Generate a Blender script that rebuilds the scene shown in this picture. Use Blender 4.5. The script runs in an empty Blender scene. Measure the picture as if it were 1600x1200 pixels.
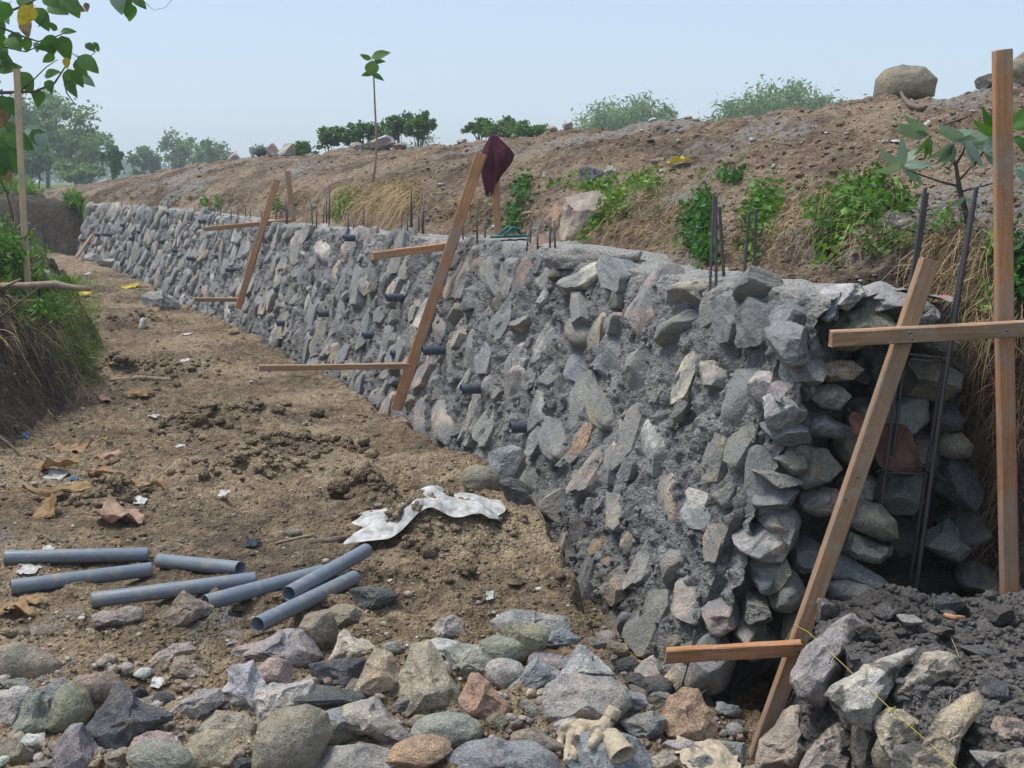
import bpy, bmesh, math, random
import numpy as np
from mathutils import Vector, Matrix, noise as mnoise
from mathutils.bvhtree import BVHTree

S = bpy.context.scene
COL = S.collection
R = random.Random(7)
NR = np.random.default_rng(11)

# ------------------------------------------------------------------ camera
F = 1900.0                       # focal length in pixels of the 1600 px wide photograph
CZ = 1.6
PITCH = math.atan((600 - 282) / F)
cam_d = bpy.data.cameras.new('camera')
cam = bpy.data.objects.new('camera', cam_d); COL.objects.link(cam)
cam.location = (0, 0, CZ)
cam.rotation_euler = (math.pi / 2 - PITCH, 0, 0)
cam_d.sensor_width = 36; cam_d.lens = F / 1600 * 36
cam_d.clip_start = 0.05; cam_d.clip_end = 5000
S.camera = cam

# ------------------------------------------------------------------ light
SUN_EL, SUN_AZ = 66, -82          # the azimuth is measured from +Y (the view direction) towards +X
HAZE = .0019
SUN_STRENGTH, SKY_STRENGTH, EXPOSURE = 2.3, 0.15, 0.78
w = bpy.data.worlds.new('World'); S.world = w; w.use_nodes = True
nt = w.node_tree; bg = nt.nodes['Background']
sky = nt.nodes.new('ShaderNodeTexSky'); sky.sky_type = 'NISHITA'; sky.sun_disc = False
sky.sun_elevation = math.radians(SUN_EL); sky.sun_rotation = math.radians(SUN_AZ)
sky.air_density = 1.0; sky.dust_density = 0.6; sky.ozone_density = 1.0; sky.altitude = 0
hz = nt.nodes.new('ShaderNodeMix'); hz.data_type = 'RGBA'; hz.inputs[0].default_value = .8      # an even, milky sky
nt.links.new(sky.outputs[0], hz.inputs[6]); hz.inputs[7].default_value = (2.1, 2.55, 3.2, 1)
nt.links.new(hz.outputs[2], bg.inputs[0]); bg.inputs[1].default_value = SKY_STRENGTH
sd = bpy.data.lights.new('sun', 'SUN'); sd.energy = SUN_STRENGTH; sd.angle = math.radians(24); sd.color = (1, 0.96, 0.9)
sun = bpy.data.objects.new('sun', sd); COL.objects.link(sun)
a, e = math.radians(SUN_AZ), math.radians(SUN_EL)
sdir = Vector((math.sin(a) * math.cos(e), math.cos(a) * math.cos(e), math.sin(e)))
sun.rotation_euler = sdir.to_track_quat('Z', 'Y').to_euler(); sun.location = sdir * 60
S.view_settings.view_transform = 'Standard'; S.view_settings.look = 'None'
S.view_settings.gamma = 1; S.view_settings.use_curve_mapping = False
S.view_settings.exposure = EXPOSURE

# ------------------------------------------------------------------ pixel helpers
cp, sp = math.cos(PITCH), math.sin(PITCH)
def ray(u, v):
    a, b = (u - 800) / F, (600 - v) / F
    return Vector((a, cp + b * sp, -sp + b * cp))
def at(u, v, Y):
    d = ray(u, v); return Vector((0, 0, CZ)) + d * (Y / d.y)
def atz(u, v, z):
    d = ray(u, v); return Vector((0, 0, CZ)) + d * ((z - CZ) / d.z)

# ------------------------------------------------------------------ numpy noise
_perm = np.concatenate([NR.permutation(256)] * 3)
_g = NR.normal(size=(256, 3)); _g /= np.linalg.norm(_g, axis=1)[:, None]
def pn(x, y, z=0.0, s=0):
    x = np.asarray(x, float) + s * 17.31; y = np.asarray(y, float) + s * 5.77; z = np.asarray(z, float) + s * 3.3
    x, y, z = np.broadcast_arrays(x, y, z)
    xi, yi, zi = np.floor(x).astype(int), np.floor(y).astype(int), np.floor(z).astype(int)
    fx, fy, fz = x - xi, y - yi, z - zi
    u, v, w_ = [t * t * t * (t * (t * 6 - 15) + 10) for t in (fx, fy, fz)]
    r = 0
    for dx in (0, 1):
        for dy in (0, 1):
            for dz in (0, 1):
                h = _perm[(_perm[(_perm[(xi + dx) & 255] + yi + dy) & 255] + zi + dz) & 255]
                g = _g[h]
                d = g[..., 0] * (fx - dx) + g[..., 1] * (fy - dy) + g[..., 2] * (fz - dz)
                r = r + d * (u if dx else 1 - u) * (v if dy else 1 - v) * (w_ if dz else 1 - w_)
    return r * 1.6
def fbm(x, y, z=0.0, o=4, s=0, lac=2.1, gain=.5):
    r = 0; a = 1; f = 1
    for i in range(o):
        r = r + a * pn(x * f, y * f, z * f, s + i * 3); a *= gain; f *= lac
    return r
def billow(x, y, z=0.0, o=4, s=0):
    r = 0; a = 1; f = 1
    for i in range(o):
        r = r + a * (np.abs(pn(x * f, y * f, z * f, s + i * 3)) - .3); a *= .52; f *= 2.1
    return r
def ss(a, b, x):
    t = np.clip((np.asarray(x, float) - a) / (b - a), 0, 1); return t * t * (3 - 2 * t)

# ------------------------------------------------------------------ object helpers
def wloc(o):
    v = Vector((0, 0, 0))
    while o is not None: v += o.location; o = o.parent
    return v
def thing(name, label, cat, loc=(0, 0, 0), group=None):
    o = bpy.data.objects.new(name, None); COL.objects.link(o); o.location = loc; o.empty_display_size = .1
    o['label'] = label; o['category'] = cat
    if group: o['group'] = group
    return o
def tag(o, label=None, cat=None, group=None, kind=None):
    if label: o['label'] = label
    if cat: o['category'] = cat
    if group: o['group'] = group
    if kind: o['kind'] = kind
    return o
def raw_mesh(name, V, Fc, mat, smooth=True, sharp=None):
    """V (n,3) array, Fc either an (m,k) array or a list of tuples"""
    me = bpy.data.meshes.new(name)
    V = np.asarray(V, dtype=np.float32)
    if isinstance(Fc, np.ndarray):
        n, k = Fc.shape
        me.vertices.add(len(V)); me.vertices.foreach_set('co', V.ravel())
        me.loops.add(n * k); me.loops.foreach_set('vertex_index', Fc.astype(np.int32).ravel())
        me.polygons.add(n); me.polygons.foreach_set('loop_start', np.arange(0, n * k, k, dtype=np.int32))
        me.polygons.foreach_set('loop_total', np.full(n, k, dtype=np.int32))
        me.update(calc_edges=True); me.validate()
    else:
        me.from_pydata([tuple(map(float, p)) for p in V], [], [tuple(map(int, f)) for f in Fc]); me.update()
    me.polygons.foreach_set('use_smooth', [smooth] * len(me.polygons))
    if sharp: me.set_sharp_from_angle(angle=math.radians(sharp))
    if mat: me.materials.append(mat)
    return me
def put(name, V, Fc, mat, parent=None, smooth=True, sharp=None, origin=None):
    V = np.asarray(V, dtype=float)
    if parent is not None: org = wloc(parent)
    elif origin is not None: org = Vector(origin)
    else: org = Vector((V[:, 0].mean(), V[:, 1].mean(), V[:, 2].min()))
    me = raw_mesh(name, V - np.array(org), Fc, mat, smooth, sharp)
    o = bpy.data.objects.new(name, me); COL.objects.link(o)
    if parent is not None: o.parent = parent
    else: o.location = org
    return o
def grid_faces(n, m):
    i = np.arange(n - 1)[:, None] * m + np.arange(m - 1)[None, :]
    i = i.ravel(); return np.stack([i, i + 1, i + m + 1, i + m], 1)
def join(parts):
    """[(V,F)] -> V,F ; F arrays of one size or lists"""
    Vs, Fs, k = [], [], 0
    same = all(isinstance(f, np.ndarray) and f.shape[1] == parts[0][1].shape[1] for _, f in parts)
    for V, f in parts:
        Vs.append(np.asarray(V, float))
        if same: Fs.append(f + k)
        else: Fs += [tuple(int(q) + k for q in t) for t in f]
        k += len(V)
    return np.concatenate(Vs), (np.concatenate(Fs) if same else Fs)
def tube(pts, r, seg=8, closed=True):
    """generalised tube; r a number or one per point"""
    pts = [Vector(p) for p in pts]; n = len(pts)
    rr = [r] * n if isinstance(r, (int, float)) else list(r)
    V, Fc = [], []
    t0 = (pts[1] - pts[0]).normalized()
    nrm = t0.orthogonal().normalized()
    for i, p in enumerate(pts):
        t = (pts[min(i + 1, n - 1)] - pts[max(i - 1, 0)]).normalized()
        nrm = (nrm - t * nrm.dot(t)).normalized(); b = t.cross(nrm)
        for k in range(seg):
            a = 2 * math.pi * k / seg
            V.append(p + (nrm * math.cos(a) + b * math.sin(a)) * rr[i])
    for i in range(n - 1):
        for k in range(seg):
            k2 = (k + 1) % seg
            Fc.append((i * seg + k, i * seg + k2, (i + 1) * seg + k2, (i + 1) * seg + k))
    if closed:
        Fc.append(tuple(range(seg - 1, -1, -1))); Fc.append(tuple((n - 1) * seg + k for k in range(seg)))
    return np.array([tuple(v) for v in V]), Fc
def beam(p0, p1, wd, dp, side=None, jit=.002, nseg=6, seed=0):
    """sawn timber with slightly wavy edges and chamfers; wd is measured along side, dp across"""
    p0, p1 = Vector(p0), Vector(p1); t = (p1 - p0).normalized()
    side = Vector(side) if side is not None else Vector((1, 0, 0)); side = (side - t * side.dot(t)).normalized()
    b = t.cross(side); rr = random.Random(seed)
    c = .12 * min(wd, dp)
    prof = [(-wd/2 + c, -dp/2), (wd/2 - c, -dp/2), (wd/2, -dp/2 + c), (wd/2, dp/2 - c), (wd/2 - c, dp/2), (-wd/2 + c, dp/2), (-wd/2, dp/2 - c), (-wd/2, -dp/2 + c)]
    V, Fc = [], []
    bow = rr.uniform(-.004, .004) * (p1 - p0).length
    for i in range(nseg + 1):
        k = i / nseg; q = p0.lerp(p1, k) + side * (math.sin(k * math.pi) * bow)
        for x, y in prof:
            V.append(q + side * (x + rr.uniform(-jit, jit)) + b * (y + rr.uniform(-jit, jit)) + (t * rr.uniform(-.004, .004) if i in (0, nseg) else Vector()))
    for i in range(nseg):
        for k in range(8):
            k2 = (k + 1) % 8; Fc.append((i*8 + k, i*8 + k2, i*8 + 8 + k2, i*8 + 8 + k))
    Fc.append(tuple(range(7, -1, -1))); Fc.append(tuple(nseg*8 + k for k in range(8)))
    return np.array([tuple(v) for v in V]), Fc
def ribbons(P, D, L, Wd, droop, segs=4, curl=.0, rng=NR):
    """many tapering ribbons: P (n,3) roots, D (n,3) directions, L lengths, Wd widths, droop = how far the tip falls"""
    n = len(P); L = np.broadcast_to(L, n); Wd = np.broadcast_to(Wd, n); droop = np.broadcast_to(droop, n)
    D = D / np.linalg.norm(D, axis=1)[:, None]
    side = np.cross(D, NR.normal(size=(n, 3))); side /= np.linalg.norm(side, axis=1)[:, None] + 1e-9
    k = np.linspace(0, 1, segs + 1)
    c = rng.normal(size=(n, 3)) * curl
    V = np.zeros((n, segs + 1, 2, 3))
    for i, t in enumerate(k):
        q = P + D * (L * t)[:, None] + c * (math.sin(t * 3.1) * L)[:, None]
        q[:, 2] -= droop * L * t * t
        wv = side * (Wd * (1 - t ** 1.6 * .85) / 2)[:, None]
        V[:, i, 0] = q - wv; V[:, i, 1] = q + wv
    V = V.reshape(-1, 3)
    b = (np.arange(n) * (segs + 1) * 2)[:, None, None]
    i = (np.arange(segs) * 2)[None, :, None]
    Fc = (b + i + np.array([0, 1, 3, 2])[None, None, :]).reshape(-1, 4)
    return V, Fc
def leafcards(C, size, flat=.0, asp=1.7, rng=NR, up=None):
    """many small folded pointed leaves round centres C"""
    n = len(C); size = np.broadcast_to(size, n)
    A = rng.normal(size=(n, 3)); A[:, 2] *= (1 - flat); A /= np.linalg.norm(A, axis=1)[:, None]
    B = rng.normal(size=(n, 3)); B[:, 2] *= (1 - flat * .6); B = np.cross(A, B); B /= np.linalg.norm(B, axis=1)[:, None]
    N_ = np.cross(A, B)
    h = size[:, None]
    V = np.stack([C - A * h * .5, C + B * h * .5 / asp + N_ * h * .08, C + A * h * .5, C - B * h * .5 / asp + N_ * h * .08], 1).reshape(-1, 3)
    Fc = (np.arange(n) * 4)[:, None] + np.array([0, 1, 2, 3])[None]
    return V, Fc
def leaf_mesh(L, W, curl=.2, fold=.15, n=8, m=5, heart=.75, wav=.0, seed=0, crumple=0.0, petiole=0.25):
    V = []
    for i in range(n + 1):
        t = i / n; hw = W / 2 * max(math.sin(math.pi * t ** heart), 0.0) ** .8
        if i == 0: hw = W * .04
        if i == n: hw = 0.002
        for j in range(m):
            c = (j / (m - 1)) * 2 - 1
            x = t * L; y = c * hw; z = -curl * L * t * t + fold * abs(y) + wav * math.sin(t * 14 + c * 3 + seed) * W * abs(c)
            if crumple:
                nv = mnoise.noise_vector(Vector((x / L * 2.5, y / W * 2.5, seed * 3.1)))
                z += crumple * L * nv[0]; y += crumple * L * .4 * nv[1]; x += crumple * L * .4 * nv[2]
            V.append((x, y, z))
    Fc = [tuple(q) for q in grid_faces(n + 1, m)]
    if petiole:
        k = len(V); r = W * .018
        pt, pf = tube([(-petiole * L, 0, petiole * L * .12), (-petiole * L * .5, 0, .03 * L), (0.02 * L, 0, -.002), (.7 * L, 0, -curl * L * .49 - r * .6)], [r * 1.2, r, r, r * .4], 4)
        V += [tuple(p) for p in pt]; Fc += [tuple(q + k for q in f) for f in pf]
    return np.array(V), Fc
def xf(V, M):
    M = np.array(M); return V @ M[:3, :3].T + M[:3, 3]
def frame(origin, xdir, zdir):
    x = Vector(xdir).normalized(); z = Vector(zdir); z = (z - x * z.dot(x)).normalized(); y = z.cross(x)
    return Matrix(((x.x, y.x, z.x, origin[0]), (x.y, y.y, z.y, origin[1]), (x.z, y.z, z.z, origin[2]), (0, 0, 0, 1)))

# ------------------------------------------------------------------ materials
class NB:
    def __init__(s, name):
        s.m = bpy.data.materials.new(name); s.m.use_nodes = True; s.t = s.m.node_tree
        s.b = s.t.nodes['Principled BSDF']; s.out = s.t.nodes['Material Output']; s.b.inputs['Specular IOR Level'].default_value = .3
    def n(s, t, **k):
        x = s.t.nodes.new(t)
        for a, v in k.items(): setattr(x, a, v)
        return x
    def l(s, a, b): s.t.links.new(a, b)
    def noise(s, co, scale, detail=4, rough=.55, dist=0):
        x = s.n('ShaderNodeTexNoise'); x.inputs['Scale'].default_value = scale; x.inputs['Detail'].default_value = detail
        x.inputs['Roughness'].default_value = rough; x.inputs['Distortion'].default_value = dist
        if co is not None: s.l(co, x.inputs['Vector'])
        return x.outputs['Fac']
    def ramp(s, fac, stops):
        x = s.n('ShaderNodeValToRGB'); r = x.color_ramp
        while len(r.elements) < len(stops): r.elements.new(.5)
        for el, (p, c) in zip(r.elements, stops):
            el.position = p; el.color = (*c, 1) if not isinstance(c, (int, float)) else (c, c, c, 1)
        s.l(fac, x.inputs[0]); return x.outputs[0]
    def mix(s, fac, a, b, mode='MIX'):
        x = s.n('ShaderNodeMix', data_type='RGBA', blend_type=mode)
        for i, v in ((0, fac), (6, a), (7, b)):
            sock = x.inputs[i]
            if hasattr(v, 'links'): s.l(v, sock)
            elif isinstance(v, (int, float)): sock.default_value = v if i == 0 else (v, v, v, 1)
            else: sock.default_value = (*v, 1)
        return x.outputs[2]
    def math(s, op, a, b=0, c=0):
        x = s.n('ShaderNodeMath', operation=op)
        for i, v in enumerate((a, b, c)):
            if hasattr(v, 'links'): s.l(v, x.inputs[i])
            else: x.inputs[i].default_value = v
        return x.outputs[0]
    def bump(s, h, strength=.5, dist=.01, nrm=None):
        x = s.n('ShaderNodeBump'); x.inputs['Strength'].default_value = strength; x.inputs['Distance'].default_value = dist
        s.l(h, x.inputs['Height'])
        if nrm is not None: s.l(nrm, x.inputs['Normal'])
        return x.outputs[0]
    def done(s, col, rough=.85, normal=None, **k):
        if hasattr(col, 'links'): s.l(col, s.b.inputs['Base Color'])
        else: s.b.inputs['Base Color'].default_value = (*col, 1)
        if hasattr(rough, 'links'): s.l(rough, s.b.inputs['Roughness'])
        else: s.b.inputs['Roughness'].default_value = rough
        if normal is not None: s.l(normal, s.b.inputs['Normal'])
        for a, v in k.items(): s.b.inputs[a].default_value = v
        return s.m
def pos(s): return s.n('ShaderNodeNewGeometry').outputs['Position']

def mat_dirt(name, light, mid, dark, grey=.0, sc=1.0, bump=.8, rough=.95, greyc=(.33, .32, .30)):
    s = NB(name); p = pos(s)
    a = s.noise(p, 1.1 * sc, 6, .6); b = s.noise(p, 14 * sc, 5, .65); c = s.noise(p, 90 * sc, 4, .7); d = s.noise(p, 4.5 * sc, 5, .6)
    k = s.math('ADD', s.math('MULTIPLY', a, .55), s.math('MULTIPLY', b, .45))
    col = s.ramp(k, [(.40, dark), (.5, mid), (.58, light)])
    col = s.mix(.85, col, s.ramp(c, [(.3, .5), (.5, 1), (.7, 1.55)]), 'MULTIPLY')
    vo = s.n('ShaderNodeTexVoronoi'); vo.inputs['Scale'].default_value = 42 * sc; vo.inputs['Randomness'].default_value = 1; s.l(p, vo.inputs['Vector'])
    vo2 = s.n('ShaderNodeTexVoronoi'); vo2.inputs['Scale'].default_value = 110 * sc; s.l(p, vo2.inputs['Vector'])
    col = s.mix(.35, col, s.mix(1, col, s.ramp(vo.outputs['Color'], [(0, .6), (1, 1.5)]), 'MULTIPLY'))
    col = s.mix(s.math('MULTIPLY', s.ramp(d, [(.56, 0), (.66, 1)]), .5), col, tuple(x * .62 for x in mid))
    if grey:
        g = s.noise(p, .8 * sc, 5, .65, .4); lo = .68 - grey * .14
        g = s.ramp(g, [(lo, 0), (lo + .06, 1)]); g = s.math('MULTIPLY', g, s.ramp(b, [(.42, .2), (.55, .9)]))
        col = s.mix(g, col, s.mix(c, tuple(x * .6 for x in greyc), tuple(x * 1.25 for x in greyc)))
    pale = s.ramp(s.noise(p, 45 * sc, 2, .5), [(.70, 0), (.74, 1)])     # crumbs of straw, chips of stone
    col = s.mix(s.math('MULTIPLY', pale, .55), col, (.42, .37, .29))
    h = s.math('ADD', s.math('MULTIPLY', b, 1.2), s.math('MULTIPLY', c, .5))
    h = s.math('SUBTRACT', h, s.math('ADD', s.math('MULTIPLY', vo.outputs['Distance'], .55), s.math('MULTIPLY', vo2.outputs['Distance'], .35)))
    return s.done(col, rough, s.bump(h, 1.0, .045))

def mat_rock(name, attr=False, smear=0.0, wet=False, cement=(.26, .26, .255)):
    s = NB(name)
    if attr:
        at_ = s.n('ShaderNodeAttribute'); at_.attribute_name = 'tint'; base = at_.outputs['Color']; p = pos(s); f = 6.5
    else:
        oi = s.n('ShaderNodeObjectInfo'); base = oi.outputs['Color']
        tc = s.n('ShaderNodeTexCoord'); v = s.n('ShaderNodeVectorMath', operation='ADD')
        s.l(tc.outputs['Object'], v.inputs[0]); cx = s.n('ShaderNodeCombineXYZ')
        s.l(s.math('MULTIPLY', oi.outputs['Random'], 77), cx.inputs[0]); s.l(s.math('MULTIPLY', oi.outputs['Random'], 31), cx.inputs[2])
        s.l(cx.outputs[0], v.inputs[1]); p = v.outputs[0]; f = 1.5
    wp = pos(s)
    a = s.noise(p, f, 6, .62, .3); b = s.noise(p, f * 3.4, 5, .65, .6); sp_ = s.noise(wp, 260, 3, .75); st = s.noise(wp, 60, 5, .7)
    col = s.mix(1.0, base, s.ramp(a, [(.32, (.62, .63, .66)), (.5, (1, 1, 1)), (.66, (1.3, 1.22, 1.1))]), 'MULTIPLY')
    col = s.mix(s.math('MULTIPLY', s.ramp(b, [(.54, 0), (.68, 1)]), .5), col, s.mix(.5, base, (.36, .25, .14)))
    col = s.mix(s.math('MULTIPLY', s.ramp(b, [(.30, 1), (.42, 0)]), .5), col, s.mix(.6, base, (.13, .13, .13)))
    col = s.mix(.85, col, s.ramp(sp_, [(.30, .35), (.5, 1), (.70, 1.75)]), 'MULTIPLY')
    col = s.mix(.55, col, s.ramp(st, [(.3, .6), (.7, 1.4)]), 'MULTIPLY')
    vn = s.ramp(s.noise(p, f * 1.2, 3, .5, 1.6), [(.485, 0), (.5, .5), (.515, 0)])        # pale veins
    col = s.mix(s.math('MULTIPLY', vn, .35), col, (.5, .48, .44))
    if smear:
        m = s.noise(wp, 5.5, 6, .72, .5); m2 = s.ramp(m, [(.52 - smear * .16, 0), (.58 - smear * .12, 1)])
        cem = s.mix(st, tuple(x * .7 for x in cement), tuple(x * 1.35 for x in cement))
        col = s.mix(s.math('MULTIPLY', m2, .85), col, cem)
    else:
        dt = s.ramp(s.noise(wp, 7, 5, .7), [(.56, 0), (.68, 1)]); col = s.mix(s.math('MULTIPLY', dt, .45), col, (.27, .2, .13))
    h = s.math('ADD', s.math('MULTIPLY', b, .8), s.math('ADD', s.math('MULTIPLY', st, .55), s.math('MULTIPLY', sp_, .16)))
    return s.done(col, .55 if wet else .82, s.bump(h, 1.0, .024))

def mat_mortar(name, c0, c1, cap=None, rough=.92, rs=None):
    s = NB(name); p = pos(s)
    a = s.noise(p, 3.2, 6, .65); b = s.noise(p, 26, 5, .7); c = s.noise(p, 120, 3, .7)
    col = s.mix(s.ramp(a, [(.35, 0), (.65, 1)]), c0, c1)
    col = s.mix(.8, col, s.ramp(b, [(.3, .6), (.7, 1.4)]), 'MULTIPLY')
    if cap:
        at_ = s.n('ShaderNodeAttribute'); at_.attribute_name = 'cap'
        k = s.math('MULTIPLY', at_.outputs['Fac'], s.ramp(s.noise(p, 5, 5, .65), [(.36, .25), (.52, 1)]))
        col = s.mix(k, col, s.mix(.5, cap, s.ramp(b, [(.3, tuple(x * .75 for x in cap)), (.7, tuple(x * 1.15 for x in cap))])))
    vo = s.n('ShaderNodeTexVoronoi'); vo.inputs['Scale'].default_value = 70; s.l(p, vo.inputs['Vector'])
    col = s.mix(.6, col, s.ramp(c, [(.3, .55), (.7, 1.45)]), 'MULTIPLY')
    h = s.math('SUBTRACT', s.math('ADD', s.math('MULTIPLY', b, 1.3), s.math('MULTIPLY', c, .6)), s.math('MULTIPLY', vo.outputs['Distance'], .5))
    return s.done(col, rough, s.bump(h, 1.0, .035))

def mat_wood(name, c0, c1, c2):
    s = NB(name); tc = s.n('ShaderNodeNewGeometry').outputs['Position']; oi = s.n('ShaderNodeObjectInfo')
    mp = s.n('ShaderNodeMapping'); s.l(tc, mp.inputs[0]); mp.inputs['Scale'].default_value = (1, 1, 1)
    at_ = s.n('ShaderNodeAttribute'); at_.attribute_name = 'grain'
    g = s.noise(at_.outputs['Vector'], 1.0, 5, .6, .4); g2 = s.noise(at_.outputs['Vector'], 4.0, 3, .6)
    bl = s.noise(tc, 9, 4, .6)
    col = s.mix(s.ramp(g, [(.35, 0), (.65, 1)]), c0, c1)
    col = s.mix(s.math('MULTIPLY', s.ramp(bl, [(.5, 0), (.7, 1)]), .6), col, c2)
    col = s.mix(.7, col, s.ramp(g2, [(.3, .7), (.7, 1.25)]), 'MULTIPLY')
    col = s.mix(s.math('MULTIPLY', s.ramp(s.noise(tc, 5, 4, .6), [(.5, 0), (.62, 1)]), .45), col, (.33, .3, .26))
    dirt = s.ramp(s.noise(tc, 45, 4, .75), [(.57, 0), (.62, 1)])
    col = s.mix(s.math('MULTIPLY', dirt, .55), col, (.36, .34, .31))
    col = s.mix(1, col, s.mix(oi.outputs['Random'], (.85, .85, .85), (1.12, 1.08, 1.05)), 'MULTIPLY')
    return s.done(col, .75, s.bump(g2, .3, .004))

def mat_plain(name, c, rough=.7, var=.25, sc=20, bump=.2, trans=0, spec=None, c2=None, bd=.01, dirt=0):
    s = NB(name); p = pos(s); a = s.noise(p, sc, 5, .6)
    dirtn = s.ramp(s.noise(p, 22, 5, .7), [(.54, 0), (.66, 1)]) if dirt else None
    c2 = c2 or tuple(x * (1 - var) for x in c)
    col = s.mix(s.ramp(a, [(.35, 0), (.65, 1)]), c2, c)
    if dirt: col = s.mix(s.math('MULTIPLY', dirtn, dirt), col, (.34, .27, .19)); rough = s.math('ADD', rough, s.math('MULTIPLY', dirtn, .4))
    m = s.done(col, rough, s.bump(a, bump, bd) if bump else None)
    if spec is not None: s.b.inputs['Specular IOR Level'].default_value = spec
    if trans:
        tr = s.n('ShaderNodeBsdfTranslucent'); s.l(col, tr.inputs[0]); mx = s.n('ShaderNodeMixShader'); mx.inputs[0].default_value = trans
        s.l(s.b.outputs[0], mx.inputs[1]); s.l(tr.outputs[0], mx.inputs[2]); s.l(mx.outputs[0], s.out.inputs[0])
    return m
def mat_leaf(name, c, c2, sc=3, trans=.3, rough=.55):
    s = NB(name); p = pos(s); oi = s.n('ShaderNodeObjectInfo')
    a = s.noise(p, sc, 3, .6); b = s.n('ShaderNodeTexWhiteNoise'); b.noise_dimensions = '1D'
    g = s.n('ShaderNodeNewGeometry'); s.l(g.outputs['Random Per Island'], b.inputs['W'])
    col = s.mix(s.ramp(a, [(.35, 0), (.65, 1)]), c, c2)
    col = s.mix(1, col, s.ramp(b.outputs[0], [(0, .6), (1, 1.4)]), 'MULTIPLY')
    s.done(col, rough)
    tr = s.n('ShaderNodeBsdfTranslucent'); s.l(s.mix(1, col, (1.0, 1.1, .5), 'MULTIPLY'), tr.inputs[0]); mx = s.n('ShaderNodeMixShader'); mx.inputs[0].default_value = trans
    s.l(s.b.outputs[0], mx.inputs[1]); s.l(tr.outputs[0], mx.inputs[2]); s.l(mx.outputs[0], s.out.inputs[0])
    return s.m

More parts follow.
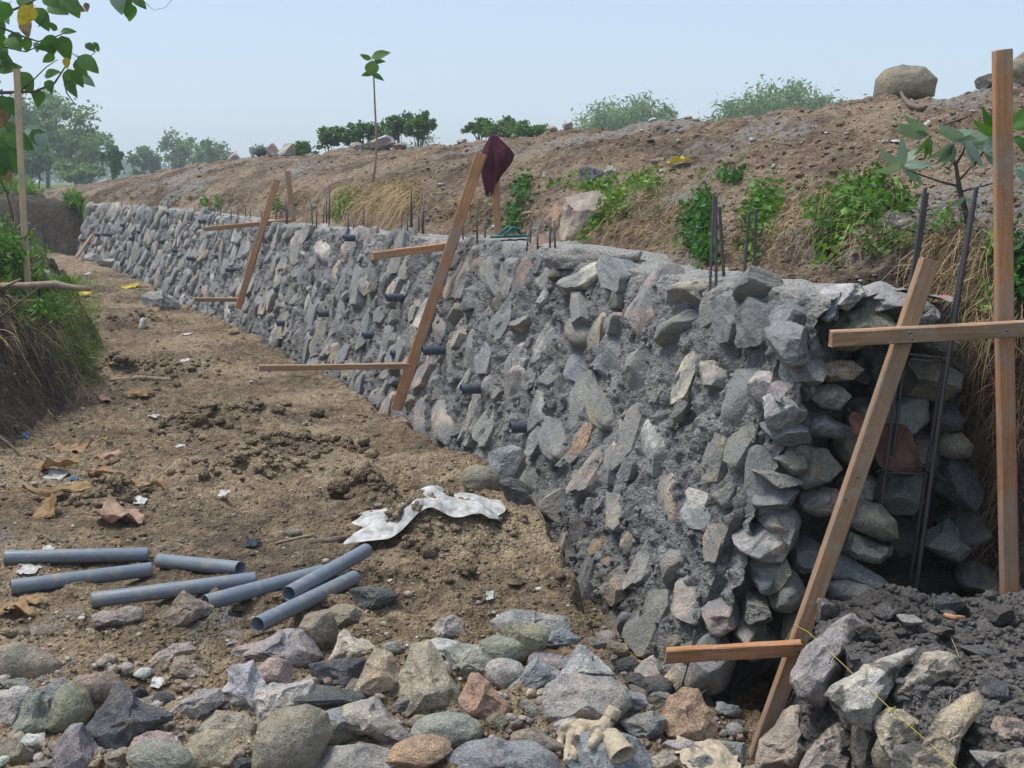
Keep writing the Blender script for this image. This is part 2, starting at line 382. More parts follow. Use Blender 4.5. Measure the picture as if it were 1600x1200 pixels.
M = dict(
    dirt=mat_dirt('dry_dirt', (.44, .335, .22), (.29, .212, .135), (.125, .09, .06), grey=.5),
    slope=mat_dirt('slope_dirt', (.38, .285, .20), (.24, .17, .113), (.095, .066, .046), grey=.95, greyc=(.36, .34, .32)),
    clod=mat_dirt('clod_dirt', (.44, .34, .225), (.32, .24, .155), (.18, .13, .09), grey=0),
    darkdirt=mat_dirt('dark_dirt', (.13, .1, .075), (.085, .066, .05), (.045, .035, .028), grey=0),  # same soil recipe in much darker browns
    mortar=mat_mortar('cement_mortar', (.19, .19, .19), (.37, .365, .355), cap=(.52, .49, .45)),
    wetmortar=mat_mortar('wet_mortar', (.115, .105, .098), (.25, .232, .218), rough=.75),
    core=mat_mortar('shaded_core_mortar', (.10, .10, .10), (.22, .215, .21)),  # darker mortar colour carries the shade between the end stones
    rock=mat_rock('rock'), rock_wall=mat_rock('wall_rock', smear=.5), rock_mass=mat_rock('wall_rock_mass', attr=True, smear=.6),
    rock_foot=mat_rock('footing_rock', smear=.12, cement=(.08, .075, .07)), gravel=mat_rock('gravel', attr=True),
    wood=mat_wood('sawn_timber', (.53, .275, .14), (.40, .185, .085), (.28, .15, .085)),
    oldwood=mat_wood('weathered_timber', (.42, .26, .155), (.30, .175, .10), (.26, .19, .135)),
    palewood=mat_wood('pale_timber', (.62, .47, .31), (.5, .36, .22), (.4, .3, .2)),
    bark=mat_plain('bark', (.20, .15, .115), .9, .5, 30, .6), twig=mat_plain('twig', (.10, .08, .07), .85, .4, 30, .3),
    stick=mat_plain('dry_stick', (.36, .27, .19), .85, .4, 25, .5),
    pipe=mat_plain('pvc_pipe', (.18, .21, .25), .45, .15, 30, .08, spec=.45, dirt=.7), pipe_shade=mat_plain('pipe_inside_shade', (.03, .035, .045), .7),  # near-black colour painted for the shade inside the pipes
    weep=mat_plain('weep_pipe_plastic', (.07, .085, .115), .45, .3, 30, .1, spec=.4),
    steel=mat_plain('rebar_steel', (.045, .055, .075), .45, .4, 60, .2, spec=.6, c2=(.09, .06, .045)),
    rust=mat_plain('rebar_dull', (.11, .095, .085), .7, .4, 60, .2),
    cloth=mat_plain('maroon_cloth', (.105, .028, .045), .95, .35, 8, .3), glove=mat_plain('knitted_cotton', (.50, .42, .31), .97, .45, 55, .9, bd=.006, c2=(.34, .27, .19)),
    sheet=mat_plain('cement_bag_paper', (.56, .55, .53), .9, .35, 26, .8, c2=(.24, .23, .22)), white=mat_plain('white_plastic', (.62, .62, .62), .4, .4, 60, .4, trans=.1, c2=(.36, .32, .27)),
    teal=mat_plain('teal_rubber', (.02, .14, .13), .5, .2), black=mat_plain('black_plastic', (.015, .017, .022), .3, .3, 12, .3, spec=.6),
    dryleaf=mat_plain('dry_leaf', (.36, .25, .13), .8, .45, 25, .5, trans=.1, c2=(.22, .13, .06)), dryleaf2=mat_plain('pink_dry_leaf', (.42, .29, .22), .8, .35, 25, .5, trans=.1, c2=(.26, .16, .11)),
    reddish=mat_plain('red_dry_leaf', (.17, .075, .055), .6, .45, 25, .5, c2=(.09, .045, .035)),
    yellow=mat_plain('yellow_leaf', (.62, .5, .05), .6, .3, 20, .2, trans=.2), string=mat_plain('yellow_string', (.5, .42, .1), .6, .1),
    leaf=mat_leaf('broad_leaf', (.07, .19, .035), (.13, .27, .05), 6, .35), leafb=mat_leaf('bluish_leaf', (.26, .36, .26), (.36, .46, .36), 6, .3, .45),
    vine=mat_leaf('vine_leaf', (.07, .16, .03), (.18, .32, .07), 5, .35), vine2=mat_leaf('dark_vine_leaf', (.04, .11, .035), (.08, .2, .05), 5, .3),
    grass=mat_leaf('grass_blade', (.09, .19, .03), (.2, .32, .06), 3, .35), straw=mat_leaf('straw', (.5, .38, .22), (.34, .24, .13), 6, .1, .8),
    root=mat_leaf('root', (.2, .13, .085), (.12, .08, .055), 6, .0, .9),
    tree=mat_leaf('tree_leaf', (.07, .14, .05), (.14, .23, .08), .6, .45), tree2=mat_leaf('pale_tree_leaf', (.12, .2, .07), (.24, .32, .14), .6, .45),
    bamboo=mat_leaf('bamboo_leaf', (.16, .24, .1), (.28, .36, .16), .6, .3), field=mat_dirt('grass_field', (.12, .24, .05), (.1, .19, .04), (.08, .14, .04)),
    pink=mat_plain('pink_plastic', (.55, .12, .22), .4), blue=mat_plain('blue_plastic', (.03, .12, .25), .4),
)

# ================================================================== the large structure
def tab(ys, xs): return lambda y: np.interp(y, ys, xs)
W0 = tab([1.5, 2.7, 3.44, 4.2, 5.3, 6.3, 7.45, 8.49, 10.9, 14.0, 17, 21, 24, 30, 40], [1.12, .93, .80, .60, .27, -.04, -.41, -.80, -1.78, -3.15, -4.60, -7.1, -9.2, -13.5, -21])
ZT = tab([1, 4, 5.3, 7.9, 10, 13.7, 21, 30, 40], [1.23, 1.23, 1.21, 1.2, 1.165, 1.12, 1.17, 1.2, 1.2])
BAT = .26
def W0s(y):                      # smoothed wall line
    y = np.asarray(y, float); return (W0(y - .8) + W0(y - .4) + 2 * W0(y) + W0(y + .4) + W0(y + .8)) / 6
XE = tab([1, 3.3, 3.57, 4.2, 5.24, 6.0, 7.45, 8.5, 11, 14, 17, 21, 24, 40], [.45, .30, .24, .20, .07, -.10, -.50, -.92, -1.98, -3.35, -4.9, -7.4, -9.6, -21])
XL = tab([1, 6.6, 7.3, 9.6, 12, 14, 20, 23, 40], [-2.72, -2.8, -2.95, -3.3, -4.1, -4.95, -8.6, -10.6, -22])

MOUNDS = []                      # (x, y, radius_x, radius_y, height)
for u, v, rx, ry, h in [(700, 840, .27, .2, .13), (665, 850, .12, .12, .06), (370, 640, .42, .5, .13), (400, 720, .3, .3, .09), (300, 655, .2, .3, .07), (570, 775, .1, .1, .07), (440, 690, .25, .3, .06), (190, 490, .35, .6, .12), (180, 560, .15, .35, .12), (640, 540, .3, .4, .05), (160, 780, .15, .2, .04), (250, 560, .4, .6, .06), (520, 690, .2, .3, .05)]:
    q = atz(u, v, .24 if v > 700 else .12); MOUNDS.append((q.x, q.y, rx, ry, h))
MOUNDS += [(-8.6, 29, 2.6, 2.2, .75), (-6.9, 30, 1.8, 1.6, .35), (-12, 27, 3, 2, .35), (-14.5, 30, 2.5, 2, .3)]
def shelf_z(x, y):
    x = np.asarray(x, float); y = np.asarray(y, float)
    shelf = .25 * (1 - ss(4.8, 8.0, y)) + .3 * ss(15, 21.5, y)
    trd = np.where(y < 6, .44, .44 - .18 * ss(6, 9, y)) * np.maximum(ss(2.7, 3.5, y), ss(.45, .75, x))
    wob = .05 * pn(y * 1.7, 0, 3.3) + .03 * pn(y * 6, 0, 1.3)
    xe = XE(y) + wob
    z = shelf - trd * ss(-.02, .09, x - xe)
    return z
def ground_z(x, y, rough=1.0):
    z = shelf_z(x, y)
    d = XL(y) - x + .12 * pn(y * 1.3, x * .6, 7.7) + .05 * pn(y * 5, 0, 2.2)
    hb = .9 * ss(-.05, .5, d) * (1 - ss(10.8, 14.5, y)) + .12 * ss(.5, 2.5, d)
    hb = hb + .30 * ss(0, 1.2, d) * ss(11, 14, y) * (1 - ss(20, 23, y))
    z = z + hb
    yc = 22.6 + .5 * pn(x * .8, 0, 9.1)
    f = ss(yc, yc + .5, y)
    zf = 1.22 + .02 * (x + 8)
    z = z * (1 - f) + np.maximum(z * .2 + zf * .95, zf) * f
    for mx, my, rx, ry, h in MOUNDS:
        k = ((x - mx) / rx) ** 2 + ((y - my) / ry) ** 2
        z = z + h * np.exp(-k * 1.3) * (1 + .6 * pn(x * 6, y * 6, my))
    z = z + .035 * fbm(x * 1.6, y * 1.6, 0, 4, 1) * rough
    lump = billow(x * 6, y * 6, 0, 5, 5) * ss(-.5, .4, pn(x * .9, y * .9, 4.4))
    z = z + (.014 * fbm(x * 9, y * 9, 0, 4, 2) - .058 * lump + .010 * billow(x * 26, y * 26, 0, 3, 8) * (1 + pn(x * 2, y * 2, 6.6))) * rough
    z = z + f * .10 * fbm(x * 1.1, y * 1.1, 0, 5, 9)
    z = z + ss(0, .3, d) * (1 - ss(.6, .9, d)) * .13 * fbm(x * 3, y * 3, z * 4, 5, 12) * rough
    return z

SOL = {}                         # collected surfaces for ray casting
def surf(key, V, Fc): SOL[key] = BVHTree.FromPolygons(V.tolist(), Fc.tolist())
def hit(u, v, *keys):
    o, d = Vector((0, 0, CZ)), ray(u, v).normalized(); best = None
    for k in (keys or SOL.keys()):
        h = SOL[k].ray_cast(o, d)
        if h[0] is not None and (best is None or h[3] < best[3]): best = h
    return (best[0], best[1]) if best else (None, None)
def down(x, y, *keys):
    best = None
    for k in (keys or ('ground', 'bank', 'wall', 'foot')):
        h = SOL[k].ray_cast(Vector((x, y, 9)), Vector((0, 0, -1)))
        if h[0] is not None and (best is None or h[3] < best[3]): best = h
    return best[0].z if best else 0.0

# rows of stations running away from the camera, closer together near it
def stations(y0, y1, base, k):
    ys = [y0]
    while ys[-1] < y1: ys.append(ys[-1] + max(base, k * ys[-1]))
    return np.array(ys)
# ---- excavated ground: earth shelf, trench along the wall foot, left bank, far cut
ys = stations(1.2, 46, .011, .0034)
def gcols(y):
    xl, xe, xw = XL(y), XE(y), W0s(y) + .45
    left = xl - 1.1 - .42 * y
    return np.concatenate([np.linspace(left, xl - .8, 26, endpoint=False), np.linspace(xl - .8, xl + .25, 60, endpoint=False),
                           np.linspace(xl + .25, xe - .12, 230, endpoint=False), np.linspace(xe - .12, xe + .25, 36, endpoint=False), np.linspace(xe + .25, max(xw, xe + .6), 30)])
X = np.stack([gcols(y) for y in ys]); Y = np.repeat(ys[:, None], X.shape[1], 1)
Z = ground_z(X, Y)
XX = X + .03 * pn(X * 5, Y * 5, Z * 5, 21); YY = Y + .03 * pn(X * 5, Y * 5, Z * 5, 23) * (Y > 2)
V = np.stack([XX, YY, Z], -1).reshape(-1, 3); Fg = grid_faces(*X.shape)
surf('ground', V, Fg)
g = put('excavated_ground', V, Fg[:, ::-1].copy(), M['dirt'], origin=(0, 0, 0)); tag(g, kind='structure')
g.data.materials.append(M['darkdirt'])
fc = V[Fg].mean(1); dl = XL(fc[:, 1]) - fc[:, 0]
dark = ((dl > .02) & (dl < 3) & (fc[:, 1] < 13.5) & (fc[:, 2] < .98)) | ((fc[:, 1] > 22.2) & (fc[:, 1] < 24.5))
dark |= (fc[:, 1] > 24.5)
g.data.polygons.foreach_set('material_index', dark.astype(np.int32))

# ---- embankment behind the wall
def emb_z(y, t, n=1.0):
    near = ss(4.55, 4.0, y); nearer = ss(3.95, 3.6, y)
    zt = ZT(y); base = zt * (1 - near) + .02 * near - .03
    toe = .47 * (1 - near) + .70 * near + .02 * nearer
    toe = toe + (.05 * pn(y * 1.5, 0, 5.5) + .03 * pn(y * 5, 0, .5)) * (1 - near * .7)
    wface = .50 * (1 - near) + .22 * near
    rz = np.interp(y, [3, 6, 9, 12, 16, 22, 26, 31, 40], [2.02, 2.12, 2.18, 2.10, 2.02, 1.9, 1.75, 1.25, 1.2])
    rz = rz + np.interp(y, [7, 8, 8.4, 8.95, 9.7, 11.5, 14, 15.4, 17.5, 20, 21.5, 22.7, 24.7], [-.035, -.035, -.02, -.10, -.03, -.015, 0, .05, .03, .03, .11, .11, 0])
    edge = np.interp(y, [3, 6, 9, 14, 22, 27, 40], [1.45, 1.52, 1.56, 1.55, 1.5, 1.35, 1.2])
    f = ss(0, 1, (t - toe) / wface)
    f = .65 * f + .35 * np.clip((t - toe) / wface, 0, 1)
    z = base + (edge - base) * f
    s1 = np.clip((t - toe - wface) / (3.3 - .97), 0, 1)
    z = z + (rz - edge) * (1 - (1 - s1) ** 1.7)
    z = z - (rz - 1.1) * ss(4.2, 9.5, t)
    return z, f, s1
yb = stations(1.6, 40, .014, .0042)
tb = np.concatenate([np.linspace(.38, 1.25, 110, endpoint=False), np.linspace(1.25, 4.0, 150, endpoint=False), np.linspace(4.0, 11, 46)])
Y0, T = np.meshgrid(yb, tb, indexing='ij')
Zb, fb, s1 = emb_z(Y0, T)
dx = (W0s(Y0 + .5) - W0s(Y0 - .5)); nn = np.sqrt(1 + dx * dx)
BX = W0s(Y0) + BAT * ZT(Y0) + T / nn; BY = Y0 - dx * T / nn
face = np.sin(np.clip(fb, 0, 1) * math.pi)
Zb = Zb + .05 * fbm(BX * 1.3, BY * 1.3, 0, 5, 31) * (.3 + s1) + .045 * fbm(BX * 2.4, BY * 2.4, Zb * 2, 4, 44) + .016 * fbm(BX * 9, BY * 9, Zb * 9, 4, 33) - .085 * billow(BX * 4.5, BY * 5, Zb * 3, 5, 39) * ss(-.4, .6, pn(BX * .8, BY * .8, 8.8)) + .02 * np.abs(fbm(BX * 4, BY * 4, Zb, 4, 38)) - .008 * billow(BX * 26, BY * 26, 0, 3, 34)
Zb = Zb + .16 * np.exp(-((T - 3.3) / .5) ** 2) * np.maximum(pn(Y0 * 1.2, 0, 3.7), -.2) * (Y0 < 26)
k = np.exp(-((BX - 1.7) ** 2 / .5 + (BY - 9.4) ** 2 / .6)); Zb += .0 * k * (1 + pn(BX * 5, BY * 5, 1))
offs = face * (.11 * fbm(BX * 1.8, BY * 1.8, Zb * 2.2, 4, 35) + .035 * billow(BX * 9, BY * 9, Zb * 9, 4, 36))
near1 = ss(4.6, 4.1, Y0)
offs = offs * (1 - near1 * .5)
BX = BX - offs / nn * -1; BY = BY - offs * dx / nn
Vb = np.stack([BX, BY, Zb], -1).reshape(-1, 3); Fb = grid_faces(*BX.shape)
surf('bank', Vb, Fb)
b = put('earth_embankment', Vb, Fb[:, ::-1].copy(), M['slope'], origin=(0, 0, 0)); tag(b, kind='structure')
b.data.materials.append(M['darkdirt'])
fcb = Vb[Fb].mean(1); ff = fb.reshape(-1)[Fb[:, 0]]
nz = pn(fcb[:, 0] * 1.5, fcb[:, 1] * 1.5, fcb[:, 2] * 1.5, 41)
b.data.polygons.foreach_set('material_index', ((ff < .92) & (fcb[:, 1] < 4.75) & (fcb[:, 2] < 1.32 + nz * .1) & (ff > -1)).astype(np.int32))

# ---- green field reaching the horizon, sunk under the works
xs = np.concatenate([-np.geomspace(420, 16, 30), np.linspace(-14, 14, 12), np.geomspace(16, 420, 30)])
yf = np.concatenate([np.linspace(-60, 44, 20), np.geomspace(46, 480, 60)])
YF, XF = np.meshgrid(yf, xs, indexing='ij')
inside = (YF < 45.0)
ZF = np.where(inside, -1.4, 1.08 + .06 * fbm(XF * .05, YF * .05, 0, 3, 50)) 
ZF = np.where((YF >= 45.0) & (YF < 50), 1.12, ZF)
fl = put('grass_field', np.stack([XF, YF, ZF], -1).reshape(-1, 3), grid_faces(*XF.shape)[:, ::-1].copy(), M['field'], origin=(0, 0, 0)); tag(fl, kind='structure')

# ================================================================== the long stone wall
YW0 = 3.87
def wl(y, z, out=0.0):
    m = float(W0s(y + .2) - W0s(y - .2)) / .4
    Tn = Vector((m, 1, 0)).normalized(); Un = Vector((BAT, 0, 1)).normalized()
    N = -(Tn.cross(Un)).normalized()
    if N.x > 0: N = -N
    P = Vector((float(W0s(y)) + BAT * z, y, z)) + N * out
    return P, Tn, Un, N
wall = thing('retaining_wall', 'long battered rubble stone retaining wall in grey mortar with rough unfinished near end', 'wall', wl(YW0, 0)[0])
yw = stations(YW0, 22.3, .0095, .0030)
zf_ = np.concatenate([np.linspace(-.55, 1, 150)[:-1], ]) 
nz_, ntop = 165, 40
rows = []
Yw = np.repeat(yw[:, None], nz_ + ntop, 1)
ztw = ZT(yw) + .025 * pn(yw * 1.3, 0, 2.2) + .012 * pn(yw * 7, 0, 3.2)
tt_n = 0; step = .035 * (ss(8.2, 8.05, yw)) * ss(6.0, 6.2, yw); ztw = ztw + step
kf = np.linspace(0, 1, nz_); kt = np.linspace(0, 1, ntop + 1)[1:]
Zw = np.concatenate([-.5 + (ztw[:, None] + .5) * kf[None], np.repeat(ztw[:, None], ntop, 1)], 1)
tt = np.concatenate([np.zeros(nz_), kt * .62])[None] * (.06 + .94 * ss(3.88, 4.06, Yw))
mslope = (W0s(yw + .2) - W0s(yw - .2)) / .4
Nn = 1 / np.sqrt(1 + mslope ** 2)
Xw = W0s(yw)[:, None] + BAT * Zw + tt * Nn[:, None]
Yv = Yw - tt * (mslope * Nn)[:, None]
top = ss(0, .05, tt)
edge = np.exp(-(((Zw - ztw[:, None]) / .05) ** 2)) * (1 - top)
sk = Yw * 1.0 + Zw * .35
rel = .024 * fbm(sk * 4.5, Zw * 4, Xw * 2, 5, 60, gain=.6) - .022 * billow(sk * 8, Zw * 6, Xw, 5, 61) + .014 * fbm(sk * 24, Zw * 22, 0, 4, 62, gain=.65)
rel = (rel - .012) * (1 - top) - edge * .01
Xw = Xw - rel * .93 * (1); Yv = Yv + rel * mslope[:, None] * .8
Zw = Zw + rel * .15 + top * (.012 * fbm(Xw * 5, Yv * 5, 0, 4, 63) + .006 * fbm(Xw * 25, Yv * 25, 0, 3, 64)) - ss(.28, .6, tt) * .04
Vw = np.stack([Xw, Yv, Zw], -1).reshape(-1, 3); Fw = grid_faces(*Xw.shape)
surf('wall', Vw, Fw)
mo = put('mortar_body', Vw, Fw[:, ::-1].copy(), M['mortar'], parent=wall)
capv = (top + .8 * np.exp(-(((Zw - ztw[:, None]) / .035) ** 2)) * (1 - top)).clip(0, 1)
at_ = mo.data.attributes.new('cap', 'FLOAT', 'POINT'); at_.data.foreach_set('value', capv.ravel().astype(np.float32))
# core behind the unfinished end, its mortar darkened for the shade in the gaps
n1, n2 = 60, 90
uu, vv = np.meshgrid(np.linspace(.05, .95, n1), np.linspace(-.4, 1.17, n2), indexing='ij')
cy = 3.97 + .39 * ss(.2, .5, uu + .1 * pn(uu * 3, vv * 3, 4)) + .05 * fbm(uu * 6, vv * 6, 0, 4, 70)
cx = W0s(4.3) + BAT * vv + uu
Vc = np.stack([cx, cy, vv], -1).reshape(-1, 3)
put('shaded_mortar_core', Vc, grid_faces(n1, n2), M['core'], parent=wall)

# ------------------------------------------------------------------ rock shapes
def ico(sub):
    bm = bmesh.new(); bmesh.ops.create_icosphere(bm, subdivisions=sub, radius=1)
    V = np.array([tuple(v.co) for v in bm.verts]); Fc = np.array([[v.index for v in f.verts] for f in bm.faces]); bm.free(); return V, Fc
ICO = {k: ico(k) for k in (1, 2, 3, 4, 5)}
def rock_arrays(seed, kind, sub, rough=1.0):
    V, Fc = ICO[sub]; V = V.copy(); rg = np.random.default_rng(seed)
    n0 = V.copy()
    V *= rg.uniform(.75, 1.15, 3)
    def cut(k, lo, hi, dirs=None):
        for i in range(k):
            d = rg.normal(size=3) if dirs is None else np.array(dirs[i], float) + rg.normal(size=3) * .15
            d /= np.linalg.norm(d); h = rg.uniform(lo, hi)
            q = V @ d - h; m = q > 0; V[m] -= q[m, None] * d
    o = seed * 3.7
    if kind == 'round':
        V += n0 * (.10 * fbm(n0[:, 0] * .8 + o, n0[:, 1] * .8, n0[:, 2] * .8, 3))[:, None]
        cut(3, .68, .9)
        am = (.012, .006)
    elif kind == 'sub':
        V += n0 * (.10 * fbm(n0[:, 0] + o, n0[:, 1], n0[:, 2], 3))[:, None]; cut(10, .55, .85)
        am = (.03, .014)
    elif kind == 'slab':
        V[:, 2] *= .8
        cut(8, .5, .8, [(1, .2, 0), (-1, .1, .1), (.2, 1, 0), (-.2, -1, 0), (.8, .8, .2), (-.8, .7, 0), (.7, -.8, .1), (-.7, -.7, .1)]); cut(2, .30, .42, [(.1, .1, 1), (-.1, .05, 1)]); am = (.022, .011)
    else:
        cut(8, .42, .8); cut(5, .32, .55); am = (.035, .018)
    V += n0 * (am[0] * rough * fbm(n0[:, 0] * 3 + o, n0[:, 1] * 3, n0[:, 2] * 3, 4))[:, None]
    V += n0 * (am[1] * rough * billow(n0[:, 0] * 9 + o, n0[:, 1] * 9, n0[:, 2] * 9, 3))[:, None]
    if sub >= 4 and kind != 'round':        # chipped hollows
        for i in range(3):
            d = rg.normal(size=3); d /= np.linalg.norm(d); q = V / np.linalg.norm(V, axis=1)[:, None] @ d
            V -= n0 * (.10 * ss(.86, .97, q))[:, None]
    if kind not in ('slab',):
        th = rg.uniform(0, 6.28); c, s_ = math.cos(th), math.sin(th); V = V @ np.array([[c, -s_, 0], [s_, c, 0], [0, 0, 1]]).T
    lo, hi = V.min(0), V.max(0)
    return (V - (lo + hi) / 2) / (hi - lo), Fc
_rc = {}
def outline_arrays(poly, seed, sub=5, nc=7, deepk=.7, smooth=False):
    """a rock whose broad side follows an outline: x right, z up, y = its thickness; metres are set by the caller"""
    rg = np.random.default_rng(seed); V, Fc = ICO[sub]; V = V.copy(); n0 = V.copy()
    P = np.array(poly, float); A = P; B = np.roll(P, -1, 0); cr = A[:, 0] * B[:, 1] - B[:, 0] * A[:, 1]; ar = cr.sum() / 2
    cen = ((A + B) * cr[:, None]).sum(0) / (6 * ar); Q = (P - cen) * (1, -1); E = np.roll(Q, -1, 0) - Q
    for i in range(nc if not smooth else 2):
        dd = rg.normal(size=3) * (1, .5, 1); dd[1] = -abs(dd[1]) - rg.uniform(.2, .6); dd[2] = abs(dd[2]) * .8 + rg.uniform(-.3, .5); dd /= np.linalg.norm(dd); h = rg.uniform(.52, .84) if not smooth else .85
        q = V @ dd - h; m = q > 0; V[m] -= q[m, None] * dd
    th = np.arctan2(V[:, 2], V[:, 0]); rr = np.zeros(len(V)); dx, dz = np.cos(th), np.sin(th)
    for q, e in zip(Q, E):
        den = dx * e[1] - dz * e[0]; den = np.where(np.abs(den) < 1e-9, 1e-9, den)
        t = (q[0] * e[1] - q[1] * e[0]) / den; s_ = (q[0] * dz - q[1] * dx) / den
        ok = (t > 0) & (s_ >= -1e-6) & (s_ <= 1 + 1e-6); rr = np.where(ok, np.maximum(rr, t), rr)
    sz = math.sqrt(abs(ar)); rr = np.where(rr <= 0, sz * .5, rr)
    W = np.stack([V[:, 0] * rr, V[:, 1] * sz * .5 * deepk, V[:, 2] * rr], 1)
    o = seed * 1.7
    W += n0 * (sz * (.022 if not smooth else .01) * fbm(n0[:, 0] * 2.6 + o, n0[:, 1] * 2.6, n0[:, 2] * 2.6, 4))[:, None]
    W += n0 * (sz * .010 * billow(n0[:, 0] * 8 + o, n0[:, 1] * 8, n0[:, 2] * 8, 3))[:, None]
    if not smooth:
        for i in range(4):
            dd = rg.normal(size=3); dd[1] = -abs(dd[1]); dd /= np.linalg.norm(dd); q = n0 @ dd; W -= n0 * (sz * .06 * ss(.88, .95, q))[:, None]
    return W, Fc, cen, sz
def outline_rock(name, poly, Y, mat, col, seed, parent=None, deepk=.75, smooth=False, grow=1.04, nc=7, back=.25):
    W, Fc, cen, sz = outline_arrays(poly, seed, 5, nc, deepk, smooth)
    Yc = Y + back * sz * deepk / F * Y
    W = W / sz; k = Yc / F * grow * sz; Cn = at(cen[0], cen[1], Yc); r_ = ray(cen[0], cen[1]).normalized()
    x = Vector((0, 0, 1)).cross(-r_) * -1; x = Vector((r_.y, -r_.x, 0)).normalized(); z = x.cross(r_).normalized()
    Mx = Matrix(((x.x, r_.x, z.x, Cn.x), (x.y, r_.y, z.y, Cn.y), (x.z, r_.z, z.z, Cn.z), (0, 0, 0, 1))) @ Matrix.Scale(k, 4)
    me = raw_mesh('rock_shape', W, Fc, M[mat], True, 60 if smooth else 30)
    o = bpy.data.objects.new(name, me); COL.objects.link(o); o.color = (*col, 1)
    if parent is not None: o.parent = parent; o.matrix_local = Matrix.Translation(-wloc(parent)) @ Mx
    else: o.matrix_world = Mx
    return o
def rock_me(seed, kind, sub, mat):
    k = (seed, kind, sub, mat)
    if k not in _rc:
        V, Fc = rock_arrays(seed, kind, sub); _rc[k] = raw_mesh('rock_' + kind, V, Fc, M[mat], True, 28 if kind in ('ang', 'slab') else 40)
    return _rc[k]
def rock_obj(name, seed, kind, sub, mat, col, Mx, parent=None):
    o = bpy.data.objects.new(name, rock_me(seed, kind, sub, mat)); COL.objects.link(o); o.color = (*col, 1)
    if parent is not None:
        Mx = Matrix.Translation(-wloc(parent)) @ Mx; o.parent = parent
    o.matrix_local = Mx if parent is not None else Mx
    if parent is None: o.matrix_world = Mx
    return o
C = dict(blue=(.21, .235, .26), slate=(.105, .115, .13), grey=(.29, .28, .265), lgrey=(.42, .405, .385), olive=(.25, .235, .155), tan=(.37, .29, .205), cream=(.46, .39, .30),
         pink=(.38, .30, .26), orange=(.38, .225, .125), green=(.235, .25, .21), brown=(.25, .2, .155), dark=(.06, .062, .068), lilac=(.38, .38, .405), purple=(.27, .22, .225))
C = {k_: tuple(1.22 * (x * .62 + .38 * sum(v_) / 3 * w_) for x, w_ in zip(v_, (1.10, 1.02, .93))) for k_, v_ in C.items()}
for k_ in ('slate', 'dark'): C[k_] = tuple(x * .85 for x in C[k_])
PAL = ['blue'] * 8 + ['slate'] * 4 + ['grey'] * 8 + ['lgrey'] * 4 + ['olive'] * 4 + ['tan'] * 6 + ['cream'] * 2 + ['pink'] * 3 + ['orange'] * 2 + ['brown'] * 2 + ['green'] * 2
def jit(c, k=.12):
    f = 1 + R.uniform(-k, k); return tuple(min(1, x * f * (1 + R.uniform(-.05, .05))) for x in c)

# ------------------------------------------------------------------ stones set in the wall face
stones = []                                     # y, z, a (half length), b (half width), depth, tilt, colour, kind, priority
def face_stone(u, v, wpx, hpx, col, kind='sub', tilt=.3, proud=.03):
    P, N = hit(u, v, 'wall')
    if P is None: return
    y, z = P.y, P.z; Pw, Tn, Un, Nn_ = wl(y, z)
    e = at(u, v, y)
    if tilt > .8: tilt -= 1.57
    q = Pw + Tn * .1; du = abs((q.x / q.y) - (Pw.x / Pw.y)) * F * 10
    stones.append((y, z, hpx / F * y / 2 * 1.05, max(wpx / du / 2, hpx / F * y * .3) if wpx / du / 2 < .3 else .26, proud, tilt, C[col], kind, 1))
for a in [(898, 440, 60, 46, 'cream', 'sub', 1.2, .07), (905, 478, 40, 30, 'tan', 'ang', .6, .06), (770, 432, 36, 36, 'olive', 'sub', .5, .04), (691, 664, 44, 62, 'tan', 'round', .1, .05), (690, 508, 30, 56, 'olive', 'sub', .2, .03),
          (1070, 462, 58, 40, 'tan', 'sub', 1.3, .06), (1182, 455, 42, 34, 'orange', 'ang', .9, .07), (1146, 498, 48, 80, 'slate', 'slab', .25, .05), (1192, 505, 44, 78, 'slate', 'slab', .1, .04), (1062, 510, 55, 40, 'olive', 'sub', 1.0, .05),
          (912, 520, 30, 50, 'brown', 'round', .3, .05), (948, 640, 36, 46, 'olive', 'sub', .6, .05), (1090, 800, 40, 60, 'lgrey', 'slab', .2, .03), (975, 428, 36, 40, 'blue', 'slab', .3, .05), (1120, 585, 36, 44, 'pink', 'slab', .1, .03),
          (560, 450, 40, 60, 'blue', 'slab', .5, .05), (510, 395, 24, 34, 'cream', 'round', .1, .05), (466, 385, 28, 26, 'cream', 'sub', .8, .05), (575, 447, 18, 26, 'tan', 'ang', .4, .06), (1205, 610, 36, 60, 'lgrey', 'sub', .1, .05),
          (1230, 800, 40, 50, 'olive', 'sub', .1, .06), (1080, 940, 45, 80, 'pink', 'sub', .1, .04), (1125, 960, 36, 60, 'pink', 'ang', .2, .05), (1170, 700, 40, 70, 'olive', 'slab', .3, .04), (795, 735, 34, 50, 'blue', 'slab', .2, .08),
          (1215, 920, 36, 60, 'blue', 'slab', .2, .05), (1020, 690, 50, 60, 'lgrey', 'slab', .6, .02), (905, 570, 30, 60, 'blue', 'slab', .3, .03), (738, 470, 26, 50, 'slate', 'ang', .3, .05), (1130, 850, 36, 60, 'tan', 'slab', .2, .03),
          (760, 560, 22, 50, 'blue', 'slab', .1, .03), (870, 690, 34, 50, 'grey', 'sub', .5, .05), (815, 510, 30, 20, 'tan', 'ang', 1.2, .05), (690, 400, 20, 22, 'dark', 'ang', .5, .05), (1235, 500, 36, 60, 'blue', 'slab', .4, .03), (960, 800, 36, 50, 'tan', 'slab', .3, .03)]:
    face_stone(*a)
arc = np.concatenate([[0], np.cumsum(np.hypot(np.diff(yw), np.diff(W0s(yw))))])
def s_of(y): return float(np.interp(y, yw, arc))
def y_of(s): return float(np.interp(s, arc, yw))
pts = [(s_of(s[0]), s[1], max(s[2], s[3])) for s in stones]
bins = {}
def binadd(i): bins.setdefault((int(pts[i][0] // .35)), []).append(i)
for i in range(len(pts)): binadd(i)
